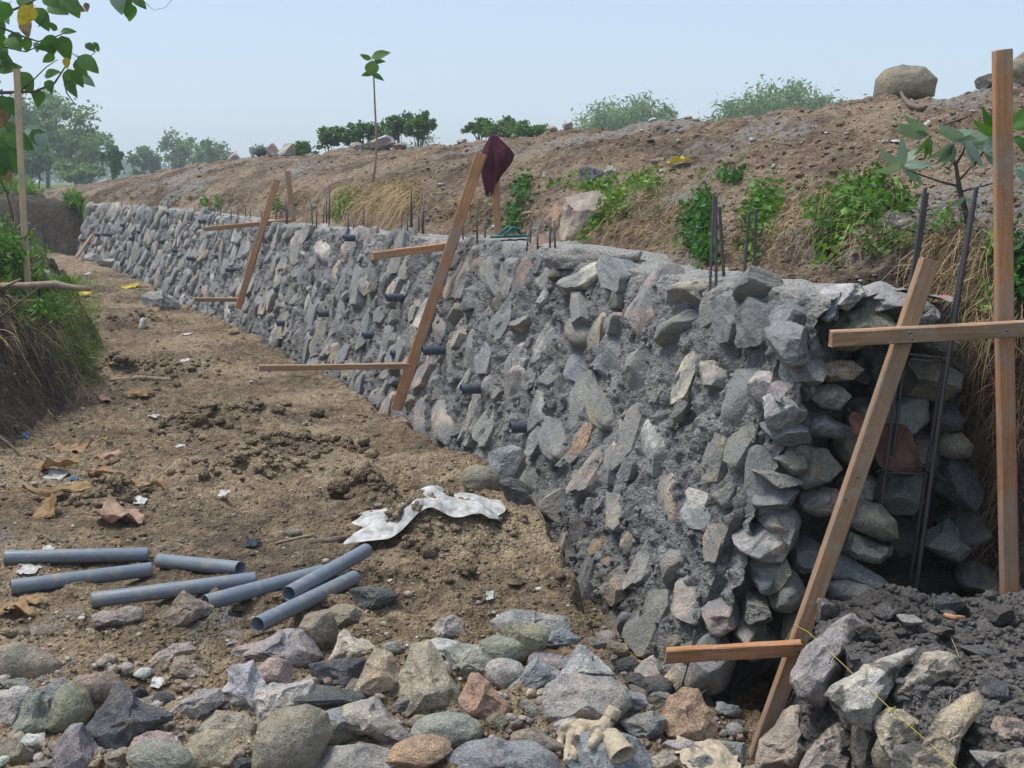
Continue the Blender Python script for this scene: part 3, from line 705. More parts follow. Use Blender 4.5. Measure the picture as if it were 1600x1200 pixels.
for rad in (.15, .13, .112, .095, .078, .06, .045):
    for _ in range(5200):
        s_ = R.uniform(.05, arc[-1]); z = R.uniform(-.3, 1.16); r = rad * R.uniform(.9, 1.15)
        kb = int(s_ // .35); ok = True
        for kk in (kb - 1, kb, kb + 1):
            for i in bins.get(kk, ()):
                q = pts[i]
                d1, d2 = q[0] - s_, q[1] - z
                a1 = d1 * .80 - d2 * -.35; a2 = d2 * .85 + d1 * -.3
                if (a1 / 1.0) ** 2 + (a2 / 1.05) ** 2 < (q[2] + r) ** 2 * .60: ok = False; break
            if not ok: break
        if ok and z + r * .7 < float(ZT(y_of(s_))) + .02:
            pts.append((s_, z, r)); binadd(len(pts) - 1)
            asp = R.uniform(.62, .95)
            stones.append((y_of(s_), z, r * R.uniform(1.12, 1.35), r * asp * 1.15, R.uniform(-.004, .038), R.gauss(.45, .25), C[R.choice(PAL)], R.choice(['slab', 'slab', 'slab', 'slab', 'ang', 'ang', 'ang', 'sub']), 0))
def stone_matrix(st):
    y, z, a_, b_, pr, tilt = st[:6]
    P, Tn, Un, N = wl(y, z)
    ey = (Un * math.cos(tilt) - Tn * math.sin(tilt)).normalized(); ex = ey.cross(N).normalized()
    dp = min(.2, 1.1 * b_ + .05)
    Cn = P + N * (pr - dp * .5 + .012)
    wob = R.uniform(-.16, .16); N2 = (N + ey * wob + ex * R.uniform(-.16, .16)).normalized(); ex2 = ey.cross(N2).normalized(); ey2 = N2.cross(ex2)
    Mx = Matrix.Identity(4)
    for i in range(3):
        Mx[i][0] = ex2[i] * b_ * 2; Mx[i][1] = ey2[i] * a_ * 2; Mx[i][2] = N2[i] * dp; Mx[i][3] = Cn[i]
    return Mx
def vis(st): return st[2] * st[3] / st[0] ** 3.0 + (9 if st[8] else 0) - (9 if st[1] < -.2 and st[0] > 6 else 0)
stones.sort(key=vis, reverse=True)
NIND = 262
WALL_STONES = len(stones)
for st in stones[:NIND]:
    rock_obj('stone', R.randrange(14), st[7], 4, 'rock_wall', jit(st[6]), stone_matrix(st), wall)
pr_, tn_ = [], []
for st in stones[NIND:]:
    sub = 3 if st[0] < 12 else 2
    V_, F_ = rock_arrays(100 + R.randrange(10), st[7], sub); V_ = xf(V_, stone_matrix(st)); pr_.append((V_, F_)); tn_.append(np.repeat([(*jit(st[6]), 1)], len(V_), 0))
V_, F_ = join(pr_)
ms = put('stone_mass', V_, F_, M['rock_mass'], parent=wall); tag(ms, kind='stuff')
ms.data.color_attributes.new('tint', 'FLOAT_COLOR', 'POINT').data.foreach_set('color', np.concatenate(tn_).astype(np.float32).ravel())

lm = []
for i in range(4500):
    y = 3.9 * (18 / 3.9) ** R.random(); z = R.uniform(-.25, 1.17); q = float(pn(y * 3, z * 3, 7.7))
    if q < R.uniform(-.25, .15): continue
    P_, Tn, Un, Nn_ = wl(y, z); h_ = SOL['wall'].ray_cast(P_ + Nn_ * .3, -Nn_)
    if h_[0] is None: continue
    r = min(.022, R.lognormvariate(math.log(.0062), .5) * (y / 5) ** .4); I, IF = ICO[2 if y < 7 else 1]
    lm.append((I * r * NR.uniform(.7, 1.3, 3) * (1 + NR.uniform(-.3, .3, (len(I), 1))) + np.array(h_[0] + Nn_ * R.uniform(-.2, .9) * r), IF))
V_, F_ = join(lm); ms = put('mortar_crumbs', V_, F_, M['mortar'], parent=wall); tag(ms, kind='stuff')
# stones of the toothed near end: pixel centre, size, colour, distance, turn
OUTE = {(1345, 507): [(1298, 525), (1318, 487), (1345, 475), (1385, 488), (1402, 508), (1385, 522), (1340, 547), (1305, 545)], (1312, 578): [(1268, 592), (1275, 570), (1300, 562), (1335, 560), (1353, 576), (1330, 592), (1295, 597)],
 (1352, 812): [(1328, 800), (1345, 783), (1375, 788), (1398, 812), (1403, 838), (1380, 842), (1345, 832), (1322, 820)], (1338, 852): [(1308, 850), (1325, 832), (1370, 845), (1403, 850), (1400, 866), (1375, 879), (1340, 876), (1308, 866)],
 (1266, 720): [(1227, 702), (1240, 682), (1258, 679), (1290, 700), (1313, 730), (1295, 750), (1260, 764), (1230, 748)], (1288, 780): [(1248, 770), (1280, 755), (1312, 757), (1322, 790), (1300, 802), (1280, 808), (1254, 800)],
 (1345, 928): [(1288, 915), (1320, 906), (1370, 909), (1397, 930), (1390, 946), (1340, 952), (1300, 937)], (1494, 755): [(1460, 720), (1490, 711), (1530, 730), (1536, 770), (1528, 798), (1495, 785), (1460, 766)],
 (1482, 848): [(1448, 830), (1480, 811), (1505, 830), (1516, 855), (1500, 878), (1465, 866), (1443, 855)], (1388, 645): [(1325, 640), (1335, 625), (1420, 615), (1446, 618), (1448, 655), (1420, 682), (1380, 682), (1328, 667)],
 (1497, 700): [(1467, 690), (1475, 677), (1500, 676), (1519, 695), (1515, 713), (1490, 717), (1469, 711)], (1297, 618): [(1265, 620), (1278, 603), (1300, 598), (1318, 605), (1328, 618), (1312, 640), (1285, 637)], (1290, 662): [(1243, 655), (1252, 640), (1290, 642), (1338, 668), (1325, 680), (1290, 685), (1250, 678)]}
OUTF = {(1297, 1028): [(1265, 990), (1290, 969), (1325, 961), (1346, 975), (1349, 1000), (1320, 1030), (1305, 1070), (1290, 1099), (1250, 1096), (1239, 1070), (1245, 1020)], (1375, 1078): [(1437, 990), (1440, 997), (1405, 1042), (1380, 1092), (1365, 1136), (1340, 1131), (1310, 1112), (1291, 1095), (1302, 1078), (1340, 1050), (1370, 1022)],
 (1452, 1050): [(1440, 1020), (1465, 1013), (1495, 1020), (1502, 1042), (1465, 1062), (1432, 1084), (1400, 1095), (1408, 1070), (1430, 1045)], (1500, 1135): [(1495, 1088), (1520, 1076), (1526, 1102), (1500, 1150), (1490, 1215), (1428, 1215), (1438, 1175), (1465, 1120)],
 (1408, 1128): [(1364, 1125), (1385, 1111), (1410, 1108), (1432, 1120), (1442, 1150), (1430, 1187), (1400, 1192), (1380, 1166), (1364, 1142)], (1232, 1152): [(1193, 1142), (1220, 1104), (1245, 1098), (1282, 1109), (1292, 1125), (1270, 1165), (1250, 1208), (1178, 1212), (1184, 1165)],
 (1302, 1172): [(1300, 1130), (1320, 1120), (1346, 1150), (1326, 1176), (1320, 1216), (1248, 1216), (1264, 1175)]}
ENDS = [(1345, 507, 100, 62, 'olive', 3.98, 'sub', -.1), (1287, 478, 58, 46, 'lilac', 4.0, 'ang', .2), (1312, 578, 88, 38, 'tan', 3.98, 'slab', .05), (1297, 618, 66, 44, 'pink', 3.95, 'ang', 0), (1290, 662, 88, 42, 'blue', 3.95, 'ang', -.1),
        (1266, 720, 90, 78, 'olive', 3.9, 'sub', -.4), (1288, 780, 84, 56, 'pink', 3.92, 'ang', .1), (1352, 812, 104, 58, 'olive', 3.93, 'round', -.35), (1338, 852, 116, 48, 'green', 3.93, 'sub', -.15), (1328, 888, 96, 40, 'blue', 3.95, 'slab', -.1),
        (1345, 928, 112, 40, 'grey', 3.9, 'round', 0), (1231, 922, 56, 62, 'olive', 3.9, 'round', 0), (1226, 822, 46, 60, 'grey', 3.92, 'sub', 0), (1388, 645, 120, 58, 'blue', 4.14, 'slab', 0), (1385, 590, 54, 70, 'slate', 4.1, 'ang', .2),
        (1450, 590, 84, 72, 'brown', 4.2, 'sub', 0), (1468, 535, 60, 40, 'olive', 4.12, 'sub', -.2), (1497, 700, 58, 44, 'olive', 4.15, 'round', 0), (1494, 755, 92, 86, 'slate', 4.15, 'ang', -.2), (1506, 822, 72, 66, 'slate', 4.2, 'ang', .3),
        (1482, 848, 92, 62, 'blue', 4.14, 'ang', -.15), (1405, 772, 90, 60, 'grey', 4.22, 'sub', 0), (1527, 905, 66, 46, 'slate', 4.1, 'sub', 0), (1478, 652, 60, 34, 'slate', 4.2, 'sub', 0), (1410, 480, 80, 40, 'grey', 4.12, 'ang', 0),
        (1430, 700, 70, 60, 'brown', 4.25, 'sub', .2), (1400, 850, 90, 90, 'slate', 4.3, 'sub', 0), (1330, 700, 60, 60, 'brown', 4.1, 'sub', 0), (1335, 755, 60, 40, 'grey', 4.1, 'sub', 0), (1260, 600, 50, 50, 'grey', 4.02, 'sub', 0), (1262, 540, 50, 56, 'lgrey', 4.02, 'sub', .2),
        (1440, 920, 130, 60, 'dark', 4.25, 'sub', 0), (1350, 560, 60, 60, 'slate', 4.2, 'ang', 0), (1262, 870, 56, 44, 'grey', 3.98, 'sub', .1), (1240, 660, 40, 60, 'grey', 4.02, 'sub', 0), (1250, 980, 60, 60, 'pink', 3.86, 'sub', .3)]
ENDS += [(1375, 468, 84, 44, 'grey', 4.06, 'sub', .1), (1318, 462, 60, 40, 'lgrey', 4.02, 'ang', 0), (1440, 492, 60, 44, 'grey', 4.1, 'ang', .1)]
for k_ in range(15):                                # packing along the corner of the end
    v = 545 + k_ * 33 + R.uniform(-10, 10); ENDS.append((1252 - (v - 560) * .16 + R.uniform(-22, 14), v, R.uniform(46, 84), R.uniform(36, 70), R.choice(['grey', 'blue', 'lgrey', 'olive', 'pink', 'grey']), 3.93, R.choice(['ang', 'sub']), R.uniform(-.5, .5)))
for i, (u, v, wp, hp, c, yy, kd, rot) in enumerate(ENDS):
    if (u, v) in OUTE: outline_rock('stone', OUTE[(u, v)], yy - .05, 'rock_wall' if u < 1300 else 'rock', jit(C[c], .05), 20 + i, wall, 1.3, kd == 'round', 1.08); continue
    P = at(u, v, yy); wx, hz = wp / F * yy, hp / F * yy
    Mx = Matrix.Translation(P) @ Matrix.Rotation(-rot, 4, 'Y')
    if kd == 'slab': Mx = Mx @ Matrix.Diagonal((wx * 1.05, .24, hz * 1.1, 1)) 
    else: Mx = Mx @ Matrix.Diagonal((wx * 1.08, .26, hz * 1.12, 1))
    rock_obj('stone', 20 + i, 'ang' if kd == 'slab' else kd, 5, 'rock_wall' if u < 1300 else 'rock', jit(C[c], .05), Mx, wall)

# ================================================================== new footing course at the right
foot = thing('stone_footing', 'low unfinished course of rubble stones bedded in dark wet mortar beside the leaning stake', 'wall', (.95, 3.2, 0))
yt = stations(2.0, 4.02, .008, .001); n = 60; m = 130
q = np.linspace(0, 1, n + m)
rowsV = []
FX = tab([2, 2.7, 3.2, 3.44, 3.6, 3.7, 3.85, 4.05], [1.24, 1.06, .95, .90, .90, .96, 1.06, 1.12])
zt_f = tab([2, 2.7, 3.3, 3.7, 3.95, 4.05], [.34, .32, .29, .27, .2, .1])
Zk = np.concatenate([np.linspace(-.35, 1, n), np.ones(m)]); Tk = np.concatenate([np.zeros(n), np.linspace(0, 1, m + 1)[1:]])
YY0 = np.repeat(yt[:, None], n + m, 1); ZZ = np.where(Zk[None] < 1, -.3 + (zt_f(YY0) + .3) * (Zk[None] + .35) / 1.35, zt_f(YY0) + .10 * ss(.25, 1, Tk[None]) * ss(3.9, 3.5, YY0))
XXf = FX(YY0) + .22 * (ZZ - .3) * (Tk[None] == 0) + Tk[None] * (1.0 - .1 * (YY0 < 3))
ntop_ = ss(0, .08, Tk[None] + 0 * YY0)
ZZ = ZZ + ntop_ * (.05 * fbm(XXf * 3, YY0 * 3, 0, 4, 80) + .02 * fbm(XXf * 14, YY0 * 14, 0, 4, 81) - .022 * billow(XXf * 24, YY0 * 24, 0, 3, 82))
XXf = XXf - (1 - ntop_) * (.03 * fbm(YY0 * 5, ZZ * 5, 0, 4, 83) - .04) 
Vf = np.stack([XXf, YY0, ZZ], -1).reshape(-1, 3); Ff = grid_faces(*XXf.shape)
surf('foot', Vf, Ff)
put('mortar_bed', Vf, Ff[:, ::-1].copy(), M['wetmortar'], parent=foot)
FOOT = [(1345, 985, 50, 26, 'brown', 3.5, 'sub', .2), (1530, 1020, 60, 24, 'slate', 3.3, 'sub', .2), (1480, 945, 60, 30, 'slate', 3.7, 'sub', 0), (1560, 960, 50, 30, 'grey', 3.6, 'sub', 0), (1420, 970, 36, 20, 'grey', 3.5, 'ang', 0), (1590, 1195, 60, 50, 'tan', 2.6, 'sub', 0),
        (1297, 1028, 112, 128, 'grey', 3.42, 'sub', -.15), (1375, 1078, 72, 175, 'lgrey', 3.18, 'slab', .75), (1452, 1050, 62, 120, 'cream', 3.1, 'slab', .6), (1408, 1128, 84, 84, 'cream', 2.92, 'sub', 0), (1232, 1152, 104, 104, 'pink', 3.2, 'sub', .2),
        (1302, 1172, 84, 100, 'pink', 2.98, 'ang', .35), (1352, 1160, 40, 90, 'tan', 2.92, 'sub', .2), (1388, 1175, 50, 74, 'olive', 2.85, 'round', 0), (1500, 1135, 72, 150, 'tan', 2.78, 'slab', .35), (1548, 1190, 70, 50, 'grey', 2.62, 'ang', 0),
        (1284, 955, 44, 44, 'pink', 3.62, 'sub', .3), (1555, 1080, 40, 36, 'slate', 2.9, 'sub', 0), (1330, 1110, 60, 60, 'brown', 3.12, 'sub', 0), (1440, 1200, 90, 70, 'grey', 2.74, 'sub', .2), (1470, 985, 30, 16, 'tan', 3.4, 'ang', .2), (1580, 1140, 46, 40, 'tan', 2.75, 'sub', 0), ]
for i, (u, v, wp, hp, c, yy, kd, rot) in enumerate(FOOT):
    if (u, v) in OUTF: outline_rock('stone', OUTF[(u, v)], (hit(u, v, 'foot')[0].y if hit(u, v, 'foot')[0] is not None else yy) - .09, 'rock_foot', jit(C[c], .05), 60 + i, foot, 1.0, kd == 'round', 1.02 if u < 1240 else 1.13); continue
    hh = hit(u, v, 'foot')[0]; yy = (hh.y if hh is not None else yy) - .03
    P = at(u, v, yy); wx, hz = wp / F * yy, hp / F * yy
    Mx = Matrix.Translation(P) @ Matrix.Rotation(rot, 4, 'Y') @ Matrix.Rotation(-.25, 4, 'X') @ Matrix.Diagonal((wx * 1.08, .24 if wp > 60 else .14, hz * 1.1, 1))
    rock_obj('stone', 60 + i, 'sub' if kd == 'slab' else kd, 5, 'rock_foot', jit(C[c], .05), Mx, foot)

# ================================================================== loose rocks
OUT = {(200, 1120): [(133, 1134), (165, 1100), (184, 1068), (196, 1070), (215, 1095), (245, 1110), (271, 1127), (262, 1136), (240, 1140), (215, 1167), (185, 1180), (163, 1172), (148, 1150)],
 (668, 1060): [(640, 1000), (672, 1002), (688, 1025), (700, 1055), (718, 1085), (716, 1106), (690, 1113), (650, 1116), (627, 1120), (619, 1100), (622, 1050)], (755, 1087): [(733, 1045), (748, 1045), (770, 1070), (798, 1105), (785, 1120), (755, 1127), (726, 1120), (717, 1095), (722, 1068)],
 (575, 1127): [(518, 1112), (530, 1097), (560, 1085), (600, 1087), (618, 1105), (633, 1140), (622, 1162), (605, 1169), (585, 1155), (560, 1145), (530, 1133)], (918, 1093): [(854, 1075), (880, 1055), (920, 1049), (960, 1051), (983, 1075), (981, 1100), (965, 1122), (930, 1127), (880, 1134), (854, 1122), (851, 1095)],
 (456, 1162): [(398, 1165), (408, 1130), (435, 1110), (480, 1106), (510, 1120), (519, 1150), (503, 1175), (490, 1205), (420, 1217), (396, 1195)], (524, 1054): [(485, 1036), (530, 1029), (572, 1033), (566, 1048), (552, 1076), (545, 1081), (510, 1074), (492, 1060)],
 (450, 1015): [(366, 1020), (395, 995), (440, 984), (478, 983), (501, 1005), (506, 1030), (480, 1040), (455, 1050), (440, 1038), (400, 1030)], (553, 1006): [(525, 987), (540, 984), (560, 995), (580, 1000), (592, 1020), (577, 1032), (508, 1032), (512, 1015)],
 (600, 1046): [(585, 1008), (605, 1011), (623, 1030), (626, 1065), (611, 1081), (590, 1087), (550, 1082), (570, 1045)], (585, 937): [(546, 920), (575, 915), (605, 921), (623, 932), (605, 946), (580, 954), (560, 946)],
 (294, 951): [(289, 921), (305, 930), (336, 952), (320, 966), (290, 979), (262, 973), (249, 962), (268, 945)], (183, 964): [(144, 957), (160, 949), (180, 952), (200, 949), (221, 955), (221, 971), (195, 979), (150, 976)],
 (368, 1068): [(354, 1045), (400, 1028), (416, 1080), (402, 1132), (385, 1107), (345, 1092), (329, 1080), (352, 1062)], (442, 1094): [(400, 1075), (440, 1064), (488, 1066), (488, 1085), (470, 1107), (430, 1127), (403, 1127), (399, 1100)],
 (50, 1120): [(44, 1084), (65, 1082), (76, 1105), (73, 1142), (50, 1157), (9, 1153), (25, 1120), (34, 1100)], (112, 1107): [(90, 1080), (115, 1064), (136, 1080), (144, 1115), (126, 1137), (95, 1147), (74, 1136), (80, 1110)],
 (120, 1168): [(89, 1150), (115, 1131), (130, 1132), (151, 1163), (164, 1180), (156, 1214), (80, 1214), (81, 1180)], (912, 1042): [(904, 1009), (915, 1012), (937, 1028), (960, 1054), (920, 1062), (874, 1067), (880, 1045), (893, 1022)],
 (1080, 1120): [(1044, 1095), (1065, 1079), (1090, 1077), (1101, 1100), (1121, 1130), (1116, 1157), (1090, 1164), (1045, 1152), (1032, 1127)], (782, 1182): [(698, 1180), (730, 1160), (780, 1151), (830, 1154), (872, 1180), (882, 1217), (708, 1217)],
 (962, 1184): [(903, 1150), (930, 1144), (960, 1144), (1000, 1154), (1042, 1185), (1052, 1217), (898, 1217)], (345, 1132): [(286, 1139), (310, 1120), (340, 1109), (385, 1117), (401, 1145), (399, 1172), (370, 1167), (345, 1152), (315, 1145)],
 (305, 1100): [(257, 1116), (280, 1095), (310, 1077), (345, 1079), (354, 1100), (330, 1112), (290, 1130), (270, 1127)], (40, 1037): [(0, 1008), (30, 1004), (60, 1014), (91, 1045), (86, 1067), (50, 1076), (0, 1064), (-18, 1040)],
 (1006, 1134): [(969, 1130), (990, 1118), (1020, 1111), (1046, 1120), (1035, 1142), (1010, 1157), (990, 1152)], (838, 976): [(768, 972), (800, 951), (830, 954), (886, 964), (889, 985), (860, 1004), (820, 995), (785, 988)],
 (872, 998): [(842, 996), (862, 982), (885, 984), (906, 997), (895, 1010), (860, 1012), (845, 1006)], (253, 472): [(225, 463), (235, 457), (260, 456), (275, 461), (283, 473), (281, 486), (250, 486), (230, 480)],
 (371, 496): [(345, 490), (358, 481), (385, 485), (393, 492), (389, 509), (375, 511), (355, 500)], (908, 340): [(872, 325), (885, 308), (905, 297), (935, 299), (962, 310), (950, 340), (935, 372), (900, 388), (880, 374), (871, 350)],
 (924, 279): [(907, 265), (915, 261), (943, 270), (945, 282), (935, 291), (915, 298), (907, 290)], (953, 270): [(941, 272), (950, 260), (957, 258), (964, 266), (962, 280), (945, 284)], (697, 978): [(668, 985), (690, 965), (708, 961), (725, 975), (727, 992), (700, 998), (672, 1000)],
 (728, 1036): [(690, 1012), (720, 1005), (755, 1012), (778, 1035), (760, 1050), (735, 1055), (725, 1062), (700, 1050), (692, 1030)], (240, 1150): [(202, 1165), (212, 1148), (245, 1140), (275, 1145), (285, 1168), (270, 1182), (215, 1182)], (332, 1172): [(285, 1180), (300, 1150), (325, 1141), (350, 1145), (382, 1180), (375, 1210), (295, 1214)],
 (266, 1021): [(230, 1035), (245, 1018), (270, 1005), (300, 1005), (303, 1018), (285, 1030), (262, 1038)], (296, 1043): [(268, 1050), (275, 1025), (292, 1024), (312, 1042), (326, 1060), (300, 1063), (278, 1060)]}
_ci = [0]
def ground_rock(u, v, w_, h_, c, kd, rot, label, group='rocks heaped in the foreground', name='rock', keys=('ground', 'foot', 'bank'), cat='rock', deep=.9, sub=5, seed=None, dist=None):
    _ci[0] += 1
    P, N = hit(u, v + h_ * .36, *keys)
    if dist: P = at(u, v + h_ * .36, dist)
    elif P is None: return None
    Y = P.y; wx, hz = w_ / F * Y, h_ / F * Y
    if (u, v) in OUT:
        o = outline_rock(name, OUT[(u, v)], Y, 'rock', jit(C[c], .04), 200 + _ci[0], None, deep * 1.0, kd == 'round', 1.12); tag(o, label, cat, group); return o
    dy = deep * (wx + hz) / 2
    el = math.atan2(CZ - P.z, Y)
    sz = max(.45 * hz, (hz - dy * math.sin(el) * .55) / math.cos(el))
    Cn = at(u, v, Y + dy * .25)
    if not dist:
        gz = down(Cn.x, Cn.y, *keys)
        if Cn.z - sz * .5 > gz - .004 and Cn.z - sz * .5 < gz + .15: Cn.z = gz + sz * .5 - .012   # it rests on the ground
    Mx = Matrix.Translation(Cn) @ Matrix.Rotation(-rot, 4, 'Y') @ Matrix.Diagonal((wx * 1.22, dy * 1.15, sz * 1.38, 1))
    o = rock_obj(name, seed if seed is not None else 200 + _ci[0], kd, sub, 'rock', jit(C[c], .04), Mx)
    tag(o, label, cat, group); return o
ROCKS = [
 (40, 1037, 98, 66, 'brown', 'round', 0, 'large rounded brown rock cut by the left photo edge above the heap'),
 (26, 1073, 52, 32, 'green', 'ang', .1, 'small greenish grey rock under the large brown one at the left edge'),
 (50, 1120, 76, 78, 'green', 'ang', .3, 'grey green pointed rock standing near the left edge of the heap'),
 (12, 1112, 44, 46, 'grey', 'sub', 0, 'grey rock with rusty patch cut by the left photo edge'),
 (78, 1085, 48, 44, 'blue', 'ang', 0, 'bluish grey rock wedged behind the grey green pointed rock'),
 (112, 1107, 72, 80, 'olive', 'round', .5, 'smooth olive rock leaning beside the dark wedge rock'),
 (152, 1078, 66, 56, 'brown', 'round', .2, 'rounded grey brown rock behind the smooth olive leaning rock'),
 (200, 1120, 146, 116, 'slate', 'ang', -.3, 'big dark slate wedge with a pale ridge and black front face'),
 (120, 1168, 86, 82, 'purple', 'ang', .2, 'purplish pink pitted rock in front of the dark wedge rock'),
 (18, 1178, 62, 50, 'brown', 'sub', 0, 'earthy brown clod like rock in the bottom left corner'),
 (240, 1150, 86, 50, 'pink', 'sub', .1, 'pinkish brown rock tucked below the dark wedge'),
 (252, 1186, 94, 56, 'green', 'round', -.2, 'pale green grey rock at the bottom under the pinkish brown one'),
 (332, 1172, 98, 64, 'tan', 'round', 0, 'rounded sandy rock at the bottom edge right of the green grey one'),
 (305, 1100, 98, 56, 'grey', 'sub', .25, 'flat grey brown rock left of the pale blue angular block'),
 (345, 1132, 116, 58, 'tan', 'ang', -.15, 'layered tan and dark rock above the rounded sandy rock'),
 (368, 1068, 100, 76, 'lilac', 'ang', .5, 'pale blue grey angular block with jagged left edge'),
 (442, 1094, 104, 66, 'lgrey', 'ang', .15, 'light blue grey slab lying right of the jagged angular block'),
 (218, 1080, 24, 20, 'slate', 'ang', 0, 'tiny dark rock behind the peak of the dark wedge'),
 (232, 1097, 34, 26, 'cream', 'round', 0, 'small cream rock peeping out right of the dark wedge peak'),
 (294, 951, 86, 58, 'brown', 'ang', .2, 'dark brown grey angular rock in front of the end of a pipe'),
 (183, 964, 80, 30, 'purple', 'sub', 0, 'flat pinkish rock lying left of the dark brown angular rock'),
 (266, 1021, 76, 34, 'pink', 'sub', .15, 'flat pinkish grey rock on bare dirt above the heap'),
 (296, 1043, 58, 40, 'tan', 'ang', -.3, 'small wedge of sandy grey rock against the flat pinkish grey one'),
 (585, 937, 76, 44, 'slate', 'ang', -.05, 'dark slate block with pale top alone on the dirt right of the pipes'),
 (533, 968, 60, 40, 'brown', 'sub', .1, 'brown rock at the back of the heap below the crossing pipes'),
 (493, 990, 62, 58, 'brown', 'sub', .2, 'rough brown grey rock behind the large two tone rock'),
 (450, 1015, 112, 68, 'grey', 'ang', -.15, 'large two tone rock with sandy left side and dark right face'),
 (426, 1053, 54, 46, 'pink', 'round', .1, 'pinkish tan faceted cobble in front of the large two tone rock'),
 (392, 1020, 54, 30, 'pink', 'sub', .1, 'low pinkish slab sticking out left of the large two tone rock'),
 (553, 1006, 86, 52, 'cream', 'ang', .2, 'cream coloured broken rock at the back of the heap'),
 (524, 1054, 92, 50, 'slate', 'ang', -.05, 'flat topped dark block below the cream broken rock'),
 (600, 1046, 66, 84, 'tan', 'sub', .5, 'tall rounded sandy rock leaning right of the flat topped dark block'),
 (614, 1013, 30, 20, 'grey', 'round', 0, 'small grey cobble behind the tall rounded sandy rock'),
 (668, 1060, 106, 122, 'tan', 'ang', .05, 'largest sandy triangular rock standing in the middle of the heap'),
 (755, 1087, 84, 80, 'orange', 'ang', -.3, 'orange brown pyramid rock right of the large triangular one'),
 (697, 978, 66, 40, 'pink', 'ang', .2, 'pink brown rock with a shaded left side at the back of the heap'),
 (692, 1006, 62, 38, 'lgrey', 'sub', 0, 'whitish grey rock below the pink brown one'),
 (728, 1036, 100, 60, 'grey', 'ang', -.2, 'veined grey rock right of the tip of the triangular rock'),
 (790, 1016, 80, 46, 'green', 'round', 0, 'smooth green grey cobble right of the veined grey rock'),
 (786, 1056, 64, 50, 'lgrey', 'round', 0, 'pale rounded cobble above the orange brown pyramid rock'),
 (697, 1137, 100, 54, 'green', 'round', 0, 'smooth dark green oval cobble below the orange brown pyramid'),
 (575, 1127, 118, 84, 'pink', 'sub', .1, 'large whitish pink lumpy rock left of the green oval cobble'),
 (456, 1162, 128, 116, 'olive', 'round', -.2, 'biggest round olive grey boulder on the bottom edge'),
 (532, 1132, 92, 56, 'blue', 'ang', .1, 'bluish flat rock between the round boulder and the lumpy pink rock'),
 (556, 1183, 124, 60, 'grey', 'sub', 0, 'broad greyish tan rock at the bottom below the lumpy pink rock'),
 (656, 1180, 94, 60, 'orange', 'ang', .1, 'orange and cream rock at the bottom edge left of the wide bluish slab'),
 (782, 1182, 176, 66, 'blue', 'sub', 0, 'wide bluish slab with a pale sheen at the bottom edge'),
 (488, 1196, 90, 34, 'grey', 'sub', 0, 'grey rock just showing at the bottom edge before the round boulder'),
 (516, 1088, 92, 38, 'slate', 'ang', -.1, 'low dark rock with sharp point behind the lumpy pink rock'),
 (838, 976, 106, 54, 'grey', 'ang', .0, 'long greyish rock at the right back of the heap'),
 (816, 1004, 66, 68, 'olive', 'sub', -.5, 'olive grey rock leaning in front of the long greyish rock'),
 (872, 998, 64, 30, 'blue', 'ang', 0, 'small flat bluish rock on the shelf edge'),
 (912, 1042, 82, 66, 'lilac', 'ang', .1, 'pale lilac triangular rock behind the grey boulder with the gloves'),
 (918, 1093, 132, 88, 'grey', 'sub', -.1, 'large grey brown boulder above the work gloves'),
 (833, 1060, 84, 50, 'blue', 'ang', .25, 'dark bluish rock left of the pale lilac triangle'),
 (860, 1031, 64, 28, 'grey', 'ang', 0, 'thin grey rock between the bluish rock and the lilac triangle'),
 (1080, 1120, 92, 88, 'orange', 'sub', -.2, 'orange tan boulder with rusty spot right of the gloves'),
 (1006, 1134, 82, 52, 'blue', 'ang', .15, 'bluish pointed rock between the gloves and the orange tan boulder'),
 (985, 1098, 46, 40, 'lilac', 'ang', -.6, 'small lilac rock leaning on the grey brown boulder'),
 (1031, 1095, 38, 32, 'green', 'ang', .3, 'small greenish rock behind the orange tan boulder'),
 (840, 1160, 80, 50, 'brown', 'sub', -.1, 'grey brown rock left of the gloves'),
 (962, 1184, 180, 66, 'blue', 'ang', -.1, 'wide blue grey slab under the work gloves'),
 (1136, 1168, 52, 44, 'green', 'ang', -.4, 'grey green flake right of the orange tan boulder'),
 (1062, 1166, 46, 22, 'lgrey', 'sub', 0, 'small crusty whitish stone beside the dirty rag'),
 (1010, 1020, 30, 18, 'brown', 'ang', 0, 'small brown stone lying in the trench below the wall'),
 (365, 1000, 22, 12, 'grey', 'ang', 0, 'pebble of grey stone left of the low pinkish slab'),
 (168, 1025, 12, 9, 'brown', 'round', 0, 'tiny round brown pebble on open dirt'), (155, 1034, 12, 9, 'grey', 'ang', 0, 'tiny grey pebble next to the round brown pebble'), (115, 1036, 16, 11, 'slate', 'ang', 0, 'tiny dark chip of stone right of the large brown rock'),
]
for r_ in ROCKS: ground_rock(*r_[:7], r_[7])
_dn = [(r_[0], r_[1], (r_[2] + r_[3]) / 4) for r_ in ROCKS]
_used = set()
